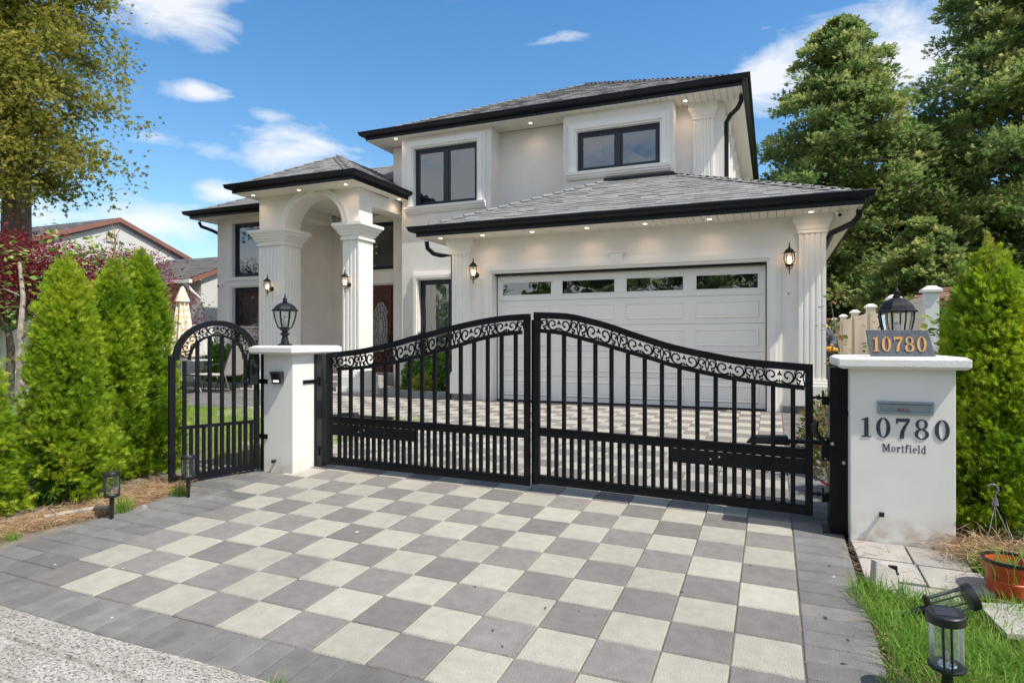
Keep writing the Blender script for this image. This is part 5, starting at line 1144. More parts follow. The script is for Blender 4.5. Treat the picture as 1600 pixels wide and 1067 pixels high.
def thuja(label, x, y, H, Rb, n=7600, seed=1, lean=0, leaders=2, wtop=.16, group='clipped thuja hedge plants left of the driveway'):
    rs = np.random.RandomState(seed); z0 = g(x, y)-.04; t = thing('thuja_shrub', label, 'shrub', (x, y, z0), group=group)
    nc = n//11; h = rs.rand(nc)**.92; a = rs.rand(nc)*2*math.pi
    prof = Rb*np.minimum(np.clip(1.0-h, .0, 1)**.50, np.clip(1-h, 0, 1)*2.7+.01)*(.84+.16*np.minimum(h*6, 1))
    P0 = np.stack([np.cos(a), np.sin(a), h*2.2], 1); lump = .84+.26*vnoise(P0, 3.1, seed)+.26*(vnoise(P0, 9.5, seed+1)-.5)
    q = rs.rand(nc)**1.7; r = prof*lump*(1-.45*q)
    C = np.stack([x+r*np.cos(a)+lean*h, y+r*np.sin(a), z0+.03+h*H*.97], 1)
    DC = np.stack([np.cos(a)*.8, np.sin(a)*.8, .35+.9*h], 1)+rs.normal(size=(nc, 3))*.30; DC /= np.linalg.norm(DC, axis=1, keepdims=True)
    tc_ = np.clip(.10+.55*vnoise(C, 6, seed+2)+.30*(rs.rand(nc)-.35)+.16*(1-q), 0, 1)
    kp = vnoise(C, 4.2, seed+7)+.25*rs.rand(nc) > .41; C, DC, tc_ = C[kp], DC[kp], tc_[kp]; idx = np.repeat(np.arange(len(C)), 11); m_ = len(idx); al = rs.rand(m_)
    P = C[idx]+DC[idx]*(al[:, None]*.085-.03)+rs.normal(size=(m_, 3))*(.008+.020*al[:, None]); D = DC[idx]*1.0+rs.normal(size=(m_, 3))*.42
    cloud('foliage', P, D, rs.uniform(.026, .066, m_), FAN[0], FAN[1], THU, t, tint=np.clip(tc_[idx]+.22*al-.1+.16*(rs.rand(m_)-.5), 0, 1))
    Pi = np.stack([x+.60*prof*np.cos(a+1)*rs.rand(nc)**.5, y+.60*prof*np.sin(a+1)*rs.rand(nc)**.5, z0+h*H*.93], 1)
    cloud('inner_foliage', Pi, rs.normal(size=(nc, 3)), rs.uniform(.07, .13, nc), FAN[0], FAN[1], THU, t, tint=.0+.12*rs.rand(nc))  # inner sprays coloured darkest, painting shaded depth into the gaps
    # soft pointed leaders
    Pt = []; Dt = []
    for k in range(leaders):
        ang = k*2.4+seed; lx, ly = x+lean+.07*k*math.cos(ang), y+.07*k*math.sin(ang); hh = H*(.93-.05*k)
        for i in range(90):
            q = rs.rand(); rr = (.11*(1-q)+.015)*rs.rand()**.5; aa = rs.rand()*6.28; Pt.append((lx+rr*math.cos(aa), ly+rr*math.sin(aa), z0+hh+q*H*.10)); Dt.append((math.cos(aa)*.4, math.sin(aa)*.4, 1))
    Pt, Dt = np.array(Pt), np.array(Dt)+rs.normal(size=(len(Pt), 3))*.15
    cloud('leader_shoots', Pt, Dt, rs.uniform(.04, .08, len(Pt)), FAN[0], FAN[1], THUY, t)
    b = MB().tube([(x, y, z0-.05), (x+.01, y, z0+H*.5), (x+lean, y, z0+H*.97)], [.035, .022, .005], 7)
    for i in range(26):
        hh = rs.uniform(.04, .8); aa = rs.rand()*6.28; L_ = Rb*(1.02-hh)**.7*.75; b.tube([(x+lean*hh, y, z0+hh*H), (x+L_*.6*math.cos(aa), y+L_*.6*math.sin(aa), z0+hh*H+.06), (x+L_*math.cos(aa), y+L_*math.sin(aa), z0+hh*H+.16)], [.008,.006,.003], 4, cap=False)
    b.build('trunk', TWIG, t, fixn=False); return t
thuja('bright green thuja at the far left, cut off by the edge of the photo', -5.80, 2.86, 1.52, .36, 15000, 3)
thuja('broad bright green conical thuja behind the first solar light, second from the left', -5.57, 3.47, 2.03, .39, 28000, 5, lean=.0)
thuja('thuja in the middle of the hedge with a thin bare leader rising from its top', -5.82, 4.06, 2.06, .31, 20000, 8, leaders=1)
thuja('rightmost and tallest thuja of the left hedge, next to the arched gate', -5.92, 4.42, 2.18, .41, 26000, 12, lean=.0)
# bare leader twig above the middle thuja
b = MB().tube([(-5.80, 4.06, 2.1), (-5.80, 4.06, 2.5), (-5.81, 4.06, 2.66)], [.012,.006,.002], 5)
for i in range(16):
    z = 2.2+i*.028; s_ = (-1)**i; b.tube([(-5.80, 4.06, z), (-5.80+s_*.04, 4.06+.02*math.sin(i), z+.06), (-5.80+s_*.06, 4.06, z+.13)], [.004,.003,.001], 4)
tb = b.build('bare_leader', mat('dry_twig', (.36, .24, .10), .9, .2, 20), [o for o in bpy.data.objects if o.get('label', '').startswith('thuja in the middle')][0])
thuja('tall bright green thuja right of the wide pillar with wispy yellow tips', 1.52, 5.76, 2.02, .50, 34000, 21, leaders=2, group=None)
# extra yellow shoots at its top
rs = np.random.RandomState(5); th5 = [o for o in bpy.data.objects if o.get('label', '').startswith('tall bright green thuja right')][0]; Pt = []; Dt = []
for k, (dx, dz, hh) in enumerate(((0, 0, .42), (-.10, -.05, .30), (.10, -.10, .28), (-.20, -.20, .26), (.18, -.25, .22), (-.27, -.38, .2), (.03, -.05, .36))):
    for i in range(110):
        q = i/110; Pt.append((1.50+dx*.8+.022*rs.normal()*(1.1-q), 5.76+.022*rs.normal(), 1.95+dz*.75+q*hh*1.1)); Dt.append((rs.normal()*.5, rs.normal()*.5, 1))
cloud('leader_shoots', np.array(Pt), np.array(Dt), rs.uniform(.03, .06, len(Pt)), FAN[0], FAN[1], THUY, th5)

def conifer(label, x, y, H, R0, zb=1.0, nb=110, seed=1, m=CON, name='conifer_tree', tuft=.30, cl=10, per=26, trunk=.25, droop=.15, prof=None, group=None, fk=FAN5, azr=None, thin=1.0, lift=.25):
    rs = np.random.RandomState(seed); z0 = G0-.1 if y > 6 else g(x, y); t = thing(name, label, 'tree', (x, y, z0), group=group)
    P = []; D = []; TT = []; b = MB()
    nseg = 8; tp = [(x+.12*math.sin(i*1.3+seed), y+.1*math.cos(i), z0+(H*.97)*i/nseg) for i in range(nseg+1)]
    b.tube(tp, [trunk*(1-.93*i/nseg)+.012 for i in range(nseg+1)], 10)
    for k in range(nb):
        h = zb/H+(1-zb/H)*((k+rs.rand())/nb)**.92; aa = rs.rand()*2*math.pi if azr is None else rs.uniform(*azr)
        L_ = R0*(prof(h) if prof else (1.0-h)**.72*.95+.06)*rs.uniform(.62, 1.12)
        zz = z0+h*H; cs, sn = math.cos(aa), math.sin(aa); ups = lift+.5*h
        pts = []
        for i in range(6):
            q = i/5; pts.append((x+cs*L_*q, y+sn*L_*q, zz+L_*(ups*q-(droop+ups*.75)*q*q)))
        b.tube(pts, [max(.012, trunk*.22*(1-h))*(1-.75*i/5)+.006 for i in range(6)], 5, cap=False)
        nc = max(3, int(cl*L_/R0)+2)
        for i in range(nc):
            q = .22+.82*(i+rs.rand()*.7)/nc; q = min(q, 1.02); j = min(int(q*5), 4); f = q*5-j
            c = [pts[j][e]+(pts[j+1][e]-pts[j][e])*f for e in range(3)]; lat = rs.normal()*L_*.15
            c[0] += -sn*lat; c[1] += cs*lat; c[2] += rs.normal()*.06*L_-.04
            sr = (.09+.11*(1-q*.5))*L_**.6*1.05*rs.uniform(.6, 1.2); n_ = int(per*thin*rs.uniform(.6, 1.3)); ct = rs.uniform(.0, .62)
            pp = rs.normal(size=(n_, 3))*[sr*.75, sr*.75, sr*.34]; P.append(pp+c); D.append(pp/sr*.8+np.array([cs*.6, sn*.6, .25])+rs.normal(size=(n_, 3))*.3)
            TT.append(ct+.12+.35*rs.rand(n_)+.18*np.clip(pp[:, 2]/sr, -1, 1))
    P, D, TT = np.concatenate(P), np.concatenate(D), np.concatenate(TT)
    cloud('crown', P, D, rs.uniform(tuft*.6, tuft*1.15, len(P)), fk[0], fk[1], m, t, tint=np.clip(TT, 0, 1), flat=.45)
    b.build('trunk', BARKG, t, fixn=False, smooth=True); return t
cone = lambda h: (max(1.0-h, 0))**.58*.97+.05
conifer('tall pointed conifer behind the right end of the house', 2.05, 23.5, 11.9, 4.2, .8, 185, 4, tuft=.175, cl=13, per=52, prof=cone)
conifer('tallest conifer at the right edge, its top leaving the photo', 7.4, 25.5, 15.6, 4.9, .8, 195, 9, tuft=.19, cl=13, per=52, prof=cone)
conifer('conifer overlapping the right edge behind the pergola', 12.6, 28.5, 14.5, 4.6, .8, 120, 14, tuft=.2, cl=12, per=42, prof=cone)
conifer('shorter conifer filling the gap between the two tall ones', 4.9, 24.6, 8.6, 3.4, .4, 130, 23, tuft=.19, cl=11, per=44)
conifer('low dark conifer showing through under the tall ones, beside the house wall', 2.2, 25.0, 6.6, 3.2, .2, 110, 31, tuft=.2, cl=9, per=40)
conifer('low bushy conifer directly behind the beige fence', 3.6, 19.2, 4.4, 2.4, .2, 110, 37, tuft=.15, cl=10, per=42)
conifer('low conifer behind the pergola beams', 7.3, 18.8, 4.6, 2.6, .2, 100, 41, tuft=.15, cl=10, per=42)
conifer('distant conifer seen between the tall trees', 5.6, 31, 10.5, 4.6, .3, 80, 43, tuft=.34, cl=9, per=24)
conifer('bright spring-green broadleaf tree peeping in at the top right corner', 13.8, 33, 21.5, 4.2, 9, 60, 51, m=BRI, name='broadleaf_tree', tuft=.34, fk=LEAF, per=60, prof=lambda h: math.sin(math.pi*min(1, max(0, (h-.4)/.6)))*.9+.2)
# big old cypress on the left with a bare forked trunk
def cypress():
    x, y, z0 = -15.15, 8.4, G0-.1; rs = np.random.RandomState(77)
    t = thing('cypress_tree', 'big old olive green cypress with bare trunk at the left edge', 'tree', (x, y, z0))
    b = MB().tube([(x-.05, y, z0), (x+.0, y, 2.2), (x+.0, y, 4.2), (x+.05, y, 6), (x, y, 9), (x-.2, y, 13)], [.34,.30,.27,.24,.18,.05], 14)
    b.tube([(x-.42, y+.3, z0), (x-.36, y+.25, 2.4), (x-.28, y+.2, 4.0), (x-.5, y+.2, 7), (x-.8, y, 11)], [.26,.22,.20,.15,.05], 12)
    P = []; D = []; TT = []
    for k in range(118):
        h = 4.75+8.2*((k+rs.rand())/118); aa = rs.uniform(-2.4, 1.5) if k % 4 else rs.rand()*6.28
        L_ = 2.0*rs.uniform(.5, 1.05)*(1-.25*max(0, (h-9)/4)); L_ *= (.9 if h < 4.8 else 1)*(1 if math.cos(aa+.3) > 0 else .8)
        cs, sn = math.cos(aa), math.sin(aa)
        pts = [(x+cs*L_*q, y+sn*L_*q, h+L_*(.28*q-.52*q*q)) for q in (0,.2,.4,.6,.8,1)]
        b.tube(pts, [.045,.038,.03,.022,.014,.007], 5, cap=False)
        for i in range(9):
            q = .30+.74*(i+rs.rand()*.6)/9; q = min(q, 1.02); c = np.array([x+cs*L_*q, y+sn*L_*q, h+L_*(.28*q-.52*q*q)])+[-sn*rs.normal()*.28, cs*rs.normal()*.28, rs.normal()*.10]
            if rs.rand() < .30: continue
            n_ = int(80*rs.uniform(.6, 1.3)); sr = .20*rs.uniform(.7, 1.4); pp = rs.normal(size=(n_, 3))*[sr, sr, sr*.62]; P.append(pp+c); D.append(pp/sr*.6+[cs*.4, sn*.4, .1]+rs.normal(size=(n_, 3))*.4); TT.append(rs.uniform(.05, .6)+.35*rs.rand(n_)+.1*pp[:, 2]/sr)
            if i % 2: b.tube([pts[min(int(q*5), 5)], tuple(c)], .006, 4, cap=False)
    P, D, TT = map(np.concatenate, (P, D, TT))
    cloud('crown', P, D, rs.uniform(.06, .12, len(P)), FAN5[0], FAN5[1], CONY, t, tint=np.clip(TT, 0, 1)); b.build('trunk', BARKG, t, fixn=False, smooth=True)
cypress()
# red maples
def maple(label, x, y, H, Rx, seed, n=30000):
    rs = np.random.RandomState(seed); z0 = G0-.1; t = thing('red_maple', label, 'tree', (x, y, z0), group='dark red maples behind the hedge'); P = []; D = []; TT = []
    b = MB().tube([(x, y, z0), (x+.1, y, z0+H*.3), (x, y, z0+H*.45)], [.09, .07, .05], 8)
    for k in range(46):
        a = rs.rand()*6.28; rr = math.sqrt(rs.rand())*Rx; hz = z0+H*(.50+.5*math.sqrt(max(0, 1-(rr/Rx)**2)))*rs.uniform(.72, 1.0)
        c = np.array([x+rr*math.cos(a), y+rr*math.sin(a), hz]); b.tube([(x, y, z0+H*.42), tuple((c+[x, y, z0+H*.5])/2+[0,0,.12]), tuple(c)], [.03,.018,.006], 5, cap=False)
        n_ = n//46; s_ = np.array([.42, .42, .17])*Rx/1.6; pp = rs.normal(size=(n_, 3))*s_; P.append(pp+c); D.append(np.stack([np.cos(a)*.5+rs.normal(size=n_)*.7, np.sin(a)*.5+rs.normal(size=n_)*.7, -.25+rs.normal(size=n_)*.25], 1)); TT.append(rs.uniform(.05, .5)+.4*rs.rand(n_)+.15*np.clip(pp[:, 2]/s_[2], -1, 1))
    P, D, TT = map(np.concatenate, (P, D, TT)); cloud('crown', P, D, rs.uniform(.035, .065, len(P)), MAPLE[0], MAPLE[1], RED, t, tint=np.clip(TT, 0, 1), flat=.35); b.build('trunk', BARKG, t, fixn=False)
maple('dark red japanese maple, the left one beside the cypress trunk', -13.6, 7.4, 3.35, 1.5, 3)
maple('dark red japanese maple, the right one in front of the white gable', -13.9, 9.9, 3.3, 1.35, 6, 22000)
maple('dark red japanese maple behind the cypress trunk at the left edge', -17.5, 8.3, 4.0, 1.5, 9, 20000)
# young broadleaf sapling between fence and hedge
def sapling(label, x, y, pts_l, leafn, seed, m=RHO, leaf=.13, name='sapling', cat='young tree', tz=None):
    rs = np.random.RandomState(seed); t = thing(name, label, cat, (x, y, g(x, y)-.05)); b = MB(); P = []; D = []
    for pts, r0, r1, tips in pts_l:
        P3 = [(x+a, y+c, z) for a, c, z in pts]; n_ = len(P3); b.tube(P3, [r0+(r1-r0)*i/(n_-1) for i in range(n_)], 7)
        for q in tips:
            c = np.array([x+q[0], y+q[1], q[2]])
            for _ in range(leafn):
                d = rs.normal(size=3)*[1, 1, .35]+[0, 0, .15]; P.append(c+rs.normal(size=3)*q[3]); D.append(d)
    cloud('leaves', np.array(P), np.array(D), rs.uniform(leaf*.6, leaf*1.15, len(P)), LEAF[0], LEAF[1], m, t, flat=.5); b.build('stem', TWIG, t, fixn=False, smooth=True); return t
sapling('young pale-barked tree with glossy yellow green leaves between the hedge and the white fence', -7.75, 4.35, [
    ([(0,0,.2),(0,0,1.1),(-.05,0,1.45),(-.02,0,1.7),(-.15,.1,2.1),(-.22,.1,2.5)], .05, .018, [(-.2,.1,2.52,.10),(-.42,.1,2.42,.12),(-.1,.2,2.25,.1),(-.45,.1,2.62,.12)]),
    ([(0,0,1.15),(.22,.1,1.35),(.40,.15,1.62),(.52,.2,1.8)], .025, .010, [(.55,.2,1.88,.08)]),
    ([(-.03,0,1.6),(.25,.1,1.95),(.42,.15,2.15),(.40,.2,2.45),(.45,.2,2.66)], .018, .007, [(.45,.2,2.5,.08),(.75,.2,2.62,.10),(.95,.2,2.58,.09),(1.15,.3,2.5,.09),(.25,.2,2.72,.08)]),
    ([(.25,.1,1.95),(.6,.2,2.2),(.9,.3,2.4)], .012, .005, [(.95,.3,2.36,.09),(1.05,.3,2.05,.09),(.7,.2,2.15,.08),(1.2,.3,2.2,.08)]),
    ([(-.15,.1,2.1),(-.5,.1,2.2),(-.75,.1,2.15)], .012, .005, [(-.7,.1,2.12,.12),(-.5,.1,1.95,.1),(-.9,.1,2.35,.12),(-.3,.1,1.85,.08)])], 24, 4, leaf=.095)
def bush(label, x, y, rx, ry, H, n, m, seed, leaf=.06, tmpl=LEAF, name='shrub', zb=0., group=None):
    rs = np.random.RandomState(seed); z0 = g(x, y) if y < 11 else G0; t = thing(name, label, 'shrub', (x, y, z0), group=group)
    a = rs.rand(n)*6.28; q = rs.rand(n); el_ = np.arcsin(q); r = .62+.42*vnoise(np.stack([np.cos(a), np.sin(a), q*2], 1), 3.5, seed)-.3*rs.rand(n)**2
    P = np.stack([x+rx*r*np.cos(a)*np.cos(el_)**.6, y+ry*r*np.sin(a)*np.cos(el_)**.6, z0+zb+(H-zb)*np.sin(el_)*r*1.05+.02], 1)
    D = np.stack([np.cos(a), np.sin(a), .5+q], 1)+rs.normal(size=(n, 3))*.6
    cloud('leaves', P, D, rs.uniform(leaf*.6, leaf*1.2, n), tmpl[0], tmpl[1], m, t, flat=.3)
    b = MB()
    for i in range(14): aa = rs.rand()*6.28; b.tube([(x, y, z0-.03), (x+rx*.35*math.cos(aa), y+ry*.35*math.sin(aa), z0+H*.45), (x+rx*.6*math.cos(aa), y+ry*.6*math.sin(aa), z0+H*.8)], [.012,.008,.004], 5, cap=False)
    b.build('stems', TWIG, t, fixn=False); return t
bush('rounded green shrub in the bed left of the garage pilaster', -6.45, 11.75, .50, .4, .95, 2600, SHR, 2, .09)
bush('green shrub under the window in the entrance bed', -7.15, 11.9, .45, .4, .85, 2200, SHR, 3, .09)
bush('small yellow green ornamental tuft at the edge of the entrance bed', -6.75, 11.35, .22, .18, .42, 500, THUY, 4, .16, LEAFN)
bush('bright green shrub seen through the left part of the arched gate', -13.0, 12.0, .65, .4, 1.15, 3000, SHR, 5, .10)
bush('bright green shrub behind the lounge chair', -12.0, 12.1, .6, .35, 1.0, 2600, SHR, 6, .10)
bush('bright green shrub at the foot of the left portico column', -11.2, 12.2, .4, .3, .8, 1400, SHR, 7, .10)
bush('low rose bush with reddish leaves by the garage corner, seen past the right gate post', .62, 7.7, .42, .4, .72, 1500, ROSE, 8, .055)
bush('low rose bush just inside the gate beside the steel post', .50, 6.7, .22, .3, .55, 700, ROSE, 9, .05)
sapling('tall straggly rose with red young leaves behind the right gate post', .62, 6.4, [
    ([(0,0,.3),(.0,.05,1.0),(-.05,.1,1.5),(-.12,.1,1.95)], .010, .004, [(-.12,.1,1.95,.05),(-.14,.1,1.75,.06),(-.1,.1,1.45,.07),(0,.1,1.35,.09),(.02,.1,1.15,.08)]),
    ([(0,0,.3),(.1,.05,1.0),(.25,.1,1.5),(.32,.1,1.9)], .010, .004, [(.32,.1,1.88,.05),(.3,.1,1.7,.08),(.25,.1,1.55,.1),(.38,.1,1.6,.09),(.18,.1,1.5,.08),(.42,.1,1.48,.07)])], 15, 6, m=ROSE, leaf=.075, name='rose_bush', cat='shrub')
sapling('broad-leaved plant with one pointed young shoot behind the lantern and number plaque', 1.55, 7.3, [
    ([(0,0,.3),(.02,0,1.2),(.05,0,1.75)], .014, .006, [(.05,0,1.78,.05),(-.05,0,1.66,.10),(.15,0,1.64,.09)])], 22, 8, m=RHO, leaf=.14, name='rhododendron', cat='shrub')
# street trees on the far side of the road: behind the camera, mirrored in the window glass
conifer('street conifer across the road, mirrored in the windows', -3.5, -15, 10, 3.6, 1.2, 60, 61, tuft=.4, cl=9, per=16)
conifer('second street conifer across the road, mirrored in the windows', -12.5, -17, 11, 4.0, 1.2, 60, 62, tuft=.4, cl=9, per=16)
conifer('third street conifer across the road, mirrored in the windows', 4.5, -18, 9, 3.8, .8, 60, 63, tuft=.4, cl=9, per=16)

st_ = [o for o in bpy.data.objects if o.get('label', '').startswith('street conifer')][0]
for (x_, y_, w_) in ((-19, -15, 'leftmost'), (-8, -13.5, 'low central'), (11, -16, 'right-hand'), (.5, -13, 'nearest'), (-26, -18, 'far left'), (18, -19, 'far right')):
    c_ = copy_tree(st_); c_.location = (x_, y_, st_.location.z); c_['label'] = w_+' street conifer across the road, mirrored in the glass'
# ---- ground cover in the foreground
rs = np.random.RandomState(3)
def ground_pts(n, fx): 
    P = np.array([fx() for _ in range(n)]); return np.array([(a, c, g(a, c)-.015) for a, c in P])
def gr_area():
    while True:
        x, y = rs.uniform(.40, 3.0), rs.uniform(1.9, 4.75)
        if x < .46+.10*math.sin(y*6)*rs.rand(): continue
        if y > 4.02 and x < 1.15: continue
        if y < 3.25 and x > 1.02+.1*math.sin(y*5): continue
        if (x-1.215)**2+(y-4.26)**2 < .032: continue
        return x, y
P = ground_pts(30000, gr_area); D = rs.normal(size=(len(P), 3))*[.5, .5, .12]+[-.05, -.1, 1]; lush = vnoise(P*[1, 1, 0], 3.0, 5)
keep_ = rs.rand(len(P)) < .35+.9*lush; P, D, lush = P[keep_], D[keep_], lush[keep_]
cloud('long_grass', P, D, rs.uniform(.05, .16, len(P))*(.45+.75*lush), BLADE[0], BLADE[1], DGRASS, kind='stuff', tint=np.clip(.1+.5*rs.rand(len(P))+.45*(1-lush)-.1, 0, 1))
P = ground_pts(5200, lambda: (rs.uniform(.42, 3.0), rs.uniform(1.9, 4.85))); P[:, 2] += rs.uniform(0, .03, len(P))
cloud('dead_grass_right', P, np.concatenate([rs.normal(size=(len(P), 2)), rs.normal(size=(len(P), 1))*.2], 1), rs.uniform(.05, .14, len(P)), STRAWT[0], STRAWT[1], STRAWM, kind='stuff').name = 'dead_grass'
def st_area():
    y = rs.uniform(2.3, 4.25); e = -4.98+.08*math.sin(y*4)-.0; return (e-abs(rs.normal())*.20+.05, y)
P = ground_pts(15000, st_area); P[:, 2] += rs.uniform(0, .045, len(P)); 
cloud('pine_straw', P, np.concatenate([rs.normal(size=(len(P), 2)), rs.normal(size=(len(P), 1))*.22], 1), rs.uniform(.05, .13, len(P)), STRAWT[0], STRAWT[1], STRAWM, kind='stuff')
def tuft(label, x, y, n, h, sp=.05):
    P = np.array([(x+rs.normal()*sp, y+rs.normal()*sp, g(x, y)-.01) for _ in range(n)]); D = rs.normal(size=(n, 3))*[.35, .35, .1]+[0, 0, 1]; o = cloud('grass_tuft', P, D, rs.uniform(h*.5, h, n), BLADE[0], BLADE[1], DGRASS); tag(o, label, 'grass tuft'); return o
tuft('green grass tuft right of the first solar light at the hedge foot', -4.80, 3.42, 150, .16, .03); tuft('green grass tuft beside the second solar light at the arched gate', -4.76, 3.92, 160, .15, .028)
tuft('small weed tuft in the straw near the left edge', -4.95, 2.72, 90, .09, .025); tuft('small weed growing in the joint between concrete and paver border', -1.92, 2.03, 60, .09, .03)
tuft('tuft of grass growing inside the orange plastic pot', 1.20, 4.24, 80, .20, .06).location.z = .10

# ================================================================== small things
# slabs laid in front of the wide pillar
sl = thing('stepping_slabs', 'grey brown stone slabs laid at the foot of the wide pillar', 'paving slabs', (.8, 4.4, .2))
def slabq(q, h=.03, z=0): 
    return MB().hexa([(a, c, g(a, c)+z-h) for a, c in q]+[(a, c, g(a, c)+z) for a, c in q]).build('slab', SLAB, sl, bevel=.004)
slabq([(.50,4.52),(.80,4.52),(.80,4.83),(.49,4.83)], z=.012); slabq([(.81,4.50),(1.10,4.50),(1.11,4.80),(.81,4.82)], z=.014); slabq([(.50,4.20),(.81,4.20),(.81,4.51),(.50,4.51)], z=.010); slabq([(.82,4.18),(1.13,4.18),(1.14,4.49),(.82,4.49)], z=.012); slabq([(.62,3.98),(.95,3.96),(.94,4.17),(.60,4.18)], z=.004)
slabq([(1.02,3.62),(1.34,3.74),(1.22,4.02),(.98,3.95)], z=.05); slabq([(1.36,3.55),(1.75,3.42),(1.80,3.75),(1.40,3.86)], z=.03)
tag(MB().hexa([(.53,4.0,.20),(.66,4.07,.20),(.63,4.10,.20),(.50,4.03,.20),(.545,4.07,.345),(.645,4.12,.29),(.62,4.15,.29),(.52,4.10,.345)]).build('broken_slab', SLAB, None, bevel=.004), 'broken slab corner standing upright in the grass at the driveway edge', 'stone slab')
tag(MB().box(.635, .690, 4.285, 4.34, g(.66,4.3)+.0105, g(.66,4.3)+.018).box(.640, .685, 4.31, 4.335, g(.66,4.3)+.0185, g(.66,4.3)+.05).build('metal_bracket', IRONM, None), 'small black metal bracket lying on the slab in front of the wide pillar', 'bracket')
# stamped clay tile at the bottom right corner
CLAY = mat('pink_clay', (.46, .34, .29), .85, .12, 8, bump=.3)
ct = thing('clay_paver', 'pinkish stamped clay paver lying in the bottom right corner', 'paver', (1.2, 2.95, g(1.2, 2.95)))
MB().hexa([(a, c, g(a, c)+z) for z in (-.02, .004) for a, c in ((1.02,2.72),(1.62,2.60),(1.66,3.12),(1.06,3.22))]).build('base', JOINT, ct)
for i in range(12):
    for j in range(8):
        x, y = 1.07+i*.048+(j%2)*.024, 2.74+j*.055+ -.01*i*.2; 
        if x < 1.62: MB().hexa([(a, c, g(a, c)+z) for z in (.004, .012) for a, c in ((x,y),(x+.042,y-.008),(x+.045,y+.034),(x+.003,y+.044))]).build('cobble', CLAY, ct)
# plastic pot
pt_ = thing('plastic_pot', 'orange red plastic flower pot half filled with soil beside the wide pillar', 'pot', (1.215, 4.26, g(1.215, 4.26)-.02)); x, y, z = pt_.location
POT = mat('pot_orange', (.56, .085, .025), .42, .12, 14); MB().lathe((x,y,z), [(.090,0),(.098,.03),(.104,.035),(.111,.10),(.107,.105),(.116,.16),(.121,.163),(.124,.20),(.117,.20),(.108,.12),(.0,.12)], 32).build('body', POT, pt_, smooth=True)
MB().lathe((x,y,z), [(.131,.197),(.134,.215),(.120,.216),(.114,.16),(.11,.16)], 32, cap=False).build('rim', BLACKP, pt_, smooth=True); MB().lathe((x,y,z), [(.115,.16),(.06,.166),(.001,.17)], 20, cap=False).build('soil', SOIL, pt_)
# hanging basket hook and wires resting in the thuja
hb = thing('basket_hanger', 'grey plastic plant hanger hook with wires hanging in front of the right thuja', 'hanger', (1.30, 4.80, .65)); x, y, z = hb.location
zk = .66; b = MB().tube([(x-.02+.028*math.cos(R(a)), y, zk+.03*math.sin(R(a))) for a in range(150, -70, -20)], .006, 8); b.tube([(x-.005, y, zk-.03), (x-.008, y, zk-.06)], .005, 6).tube([(x-.008, y, zk-.055), (x-.008, y, zk-.10)], [.012,.018], 8); b.build('hook', mat('grey_plastic', (.16,.16,.165), .5), hb, smooth=True)
for dx, dy in ((-.07, -.02), (.13, -.03), (.04, .1)): MB().tube([(x-.008, y, zk-.10), (x-.008+dx, y+dy, zk-.44)], .0022, 5).build('wire', mat('wire', (.45,.45,.45), .4, metal=.6), hb)
n = 1500; P = np.stack([1.24+rs.normal(size=n)*.13, 4.72+rs.normal(size=n)*.1, np.full(n, .25)+rs.rand(n)*.09], 1)
tag(cloud('dry_stems', P, np.concatenate([rs.normal(size=(n, 2)), rs.normal(size=(n, 1))*.35], 1), rs.uniform(.06, .16, n), STRAWT[0], STRAWT[1], STRAWM), 'heap of pale dry stems between pillar, thuja and orange pot', 'dried plant')
# solar path lights
def solar(label, x, y, H, s=1.0, rot=(0,0,0), loc=None, oval=1.0, grp='solar path lights'):
    t = thing('solar_light', label, 'garden light', loc or (x, y, g(x, y)), rot, group=grp)
    q = lambda mb, n_, m, **k: mb.build(n_, m, t, local=True, **k)
    r = .052*s; h0 = H-.185*s; h1 = H-.03*s
    def ov(mb): mb.v = [(a, c*oval, d) for a, c, d in mb.v]; return mb
    q(ov(MB().lathe((0,0,0), [(r*1.08,h1-.002),(r*1.10,h1+.004),(r*1.10,H-.004),(r*1.04,H)], 28)), 'cap', BLACKP, smooth=True)
    q(MB().box(-r*.62, r*.62, -r*.62*oval, r*.62*oval, H+.0004, H+.0018), 'solar_cell', mat('solar_cell', (.02,.022,.035), .15, .1, 40, spec=.8))
    q(ov(MB().lathe((0,0,0), [(r*.93,h0+.006),(r*.95,h1-.003)], 28, cap=False)), 'glass_tube', LANTG, smooth=True)
    q(ov(MB().lathe((0,0,0), [(r*.3,h0-.012),(r*.95,h0-.008),(r*1.08,h0),(r*1.08,h0+.006),(r*.96,h0+.008)], 28)), 'tray', BLACKP, smooth=True)
    q(MB().lathe((0,0,0), [(r*.55,h0+.008),(r*.5,h0+.012),(r*.12,h0+.016),(r*.10,h0+.05*s)], 16), 'reflector', mat('chrome', (.7,.7,.7), .2, .02, metal=1), smooth=True)
    for a in (R(250), R(275), R(90), R(60)): q(MB().tube([(r*1.0*math.cos(a), r*1.0*math.sin(a)*oval, h0), (r*1.0*math.cos(a), r*1.0*math.sin(a)*oval, h1+.002)], .0035*s, 6), 'strut', BLACKP)
    q(MB().lathe((0,0,0), [(.004,-.05),(.014*s,0),(.014*s,h0*.5),(.018*s,h0*.52),(.016*s,h0-.011)], 12), 'stake', BLACKP, smooth=True)
    return t
solar('solar path light in front of the hedge at its broadest thuja', -4.72, 3.28, .36, 1.0)
solar('solar path light at the right end of the hedge next to the arched gate', -4.64, 3.90, .36, 1.0)
solar('solar path light standing in the long grass in the right foreground', .652, 3.0, .37, 1.2, rot=(R(3), R(-2), 0))
solar('solar path light lying on its side in the grass by the wide pillar', .8, 3.8, .34, 1.15, rot=(R(-62), R(38), R(-62)), loc=(.62, 3.72, g(.62, 3.74)+.02))
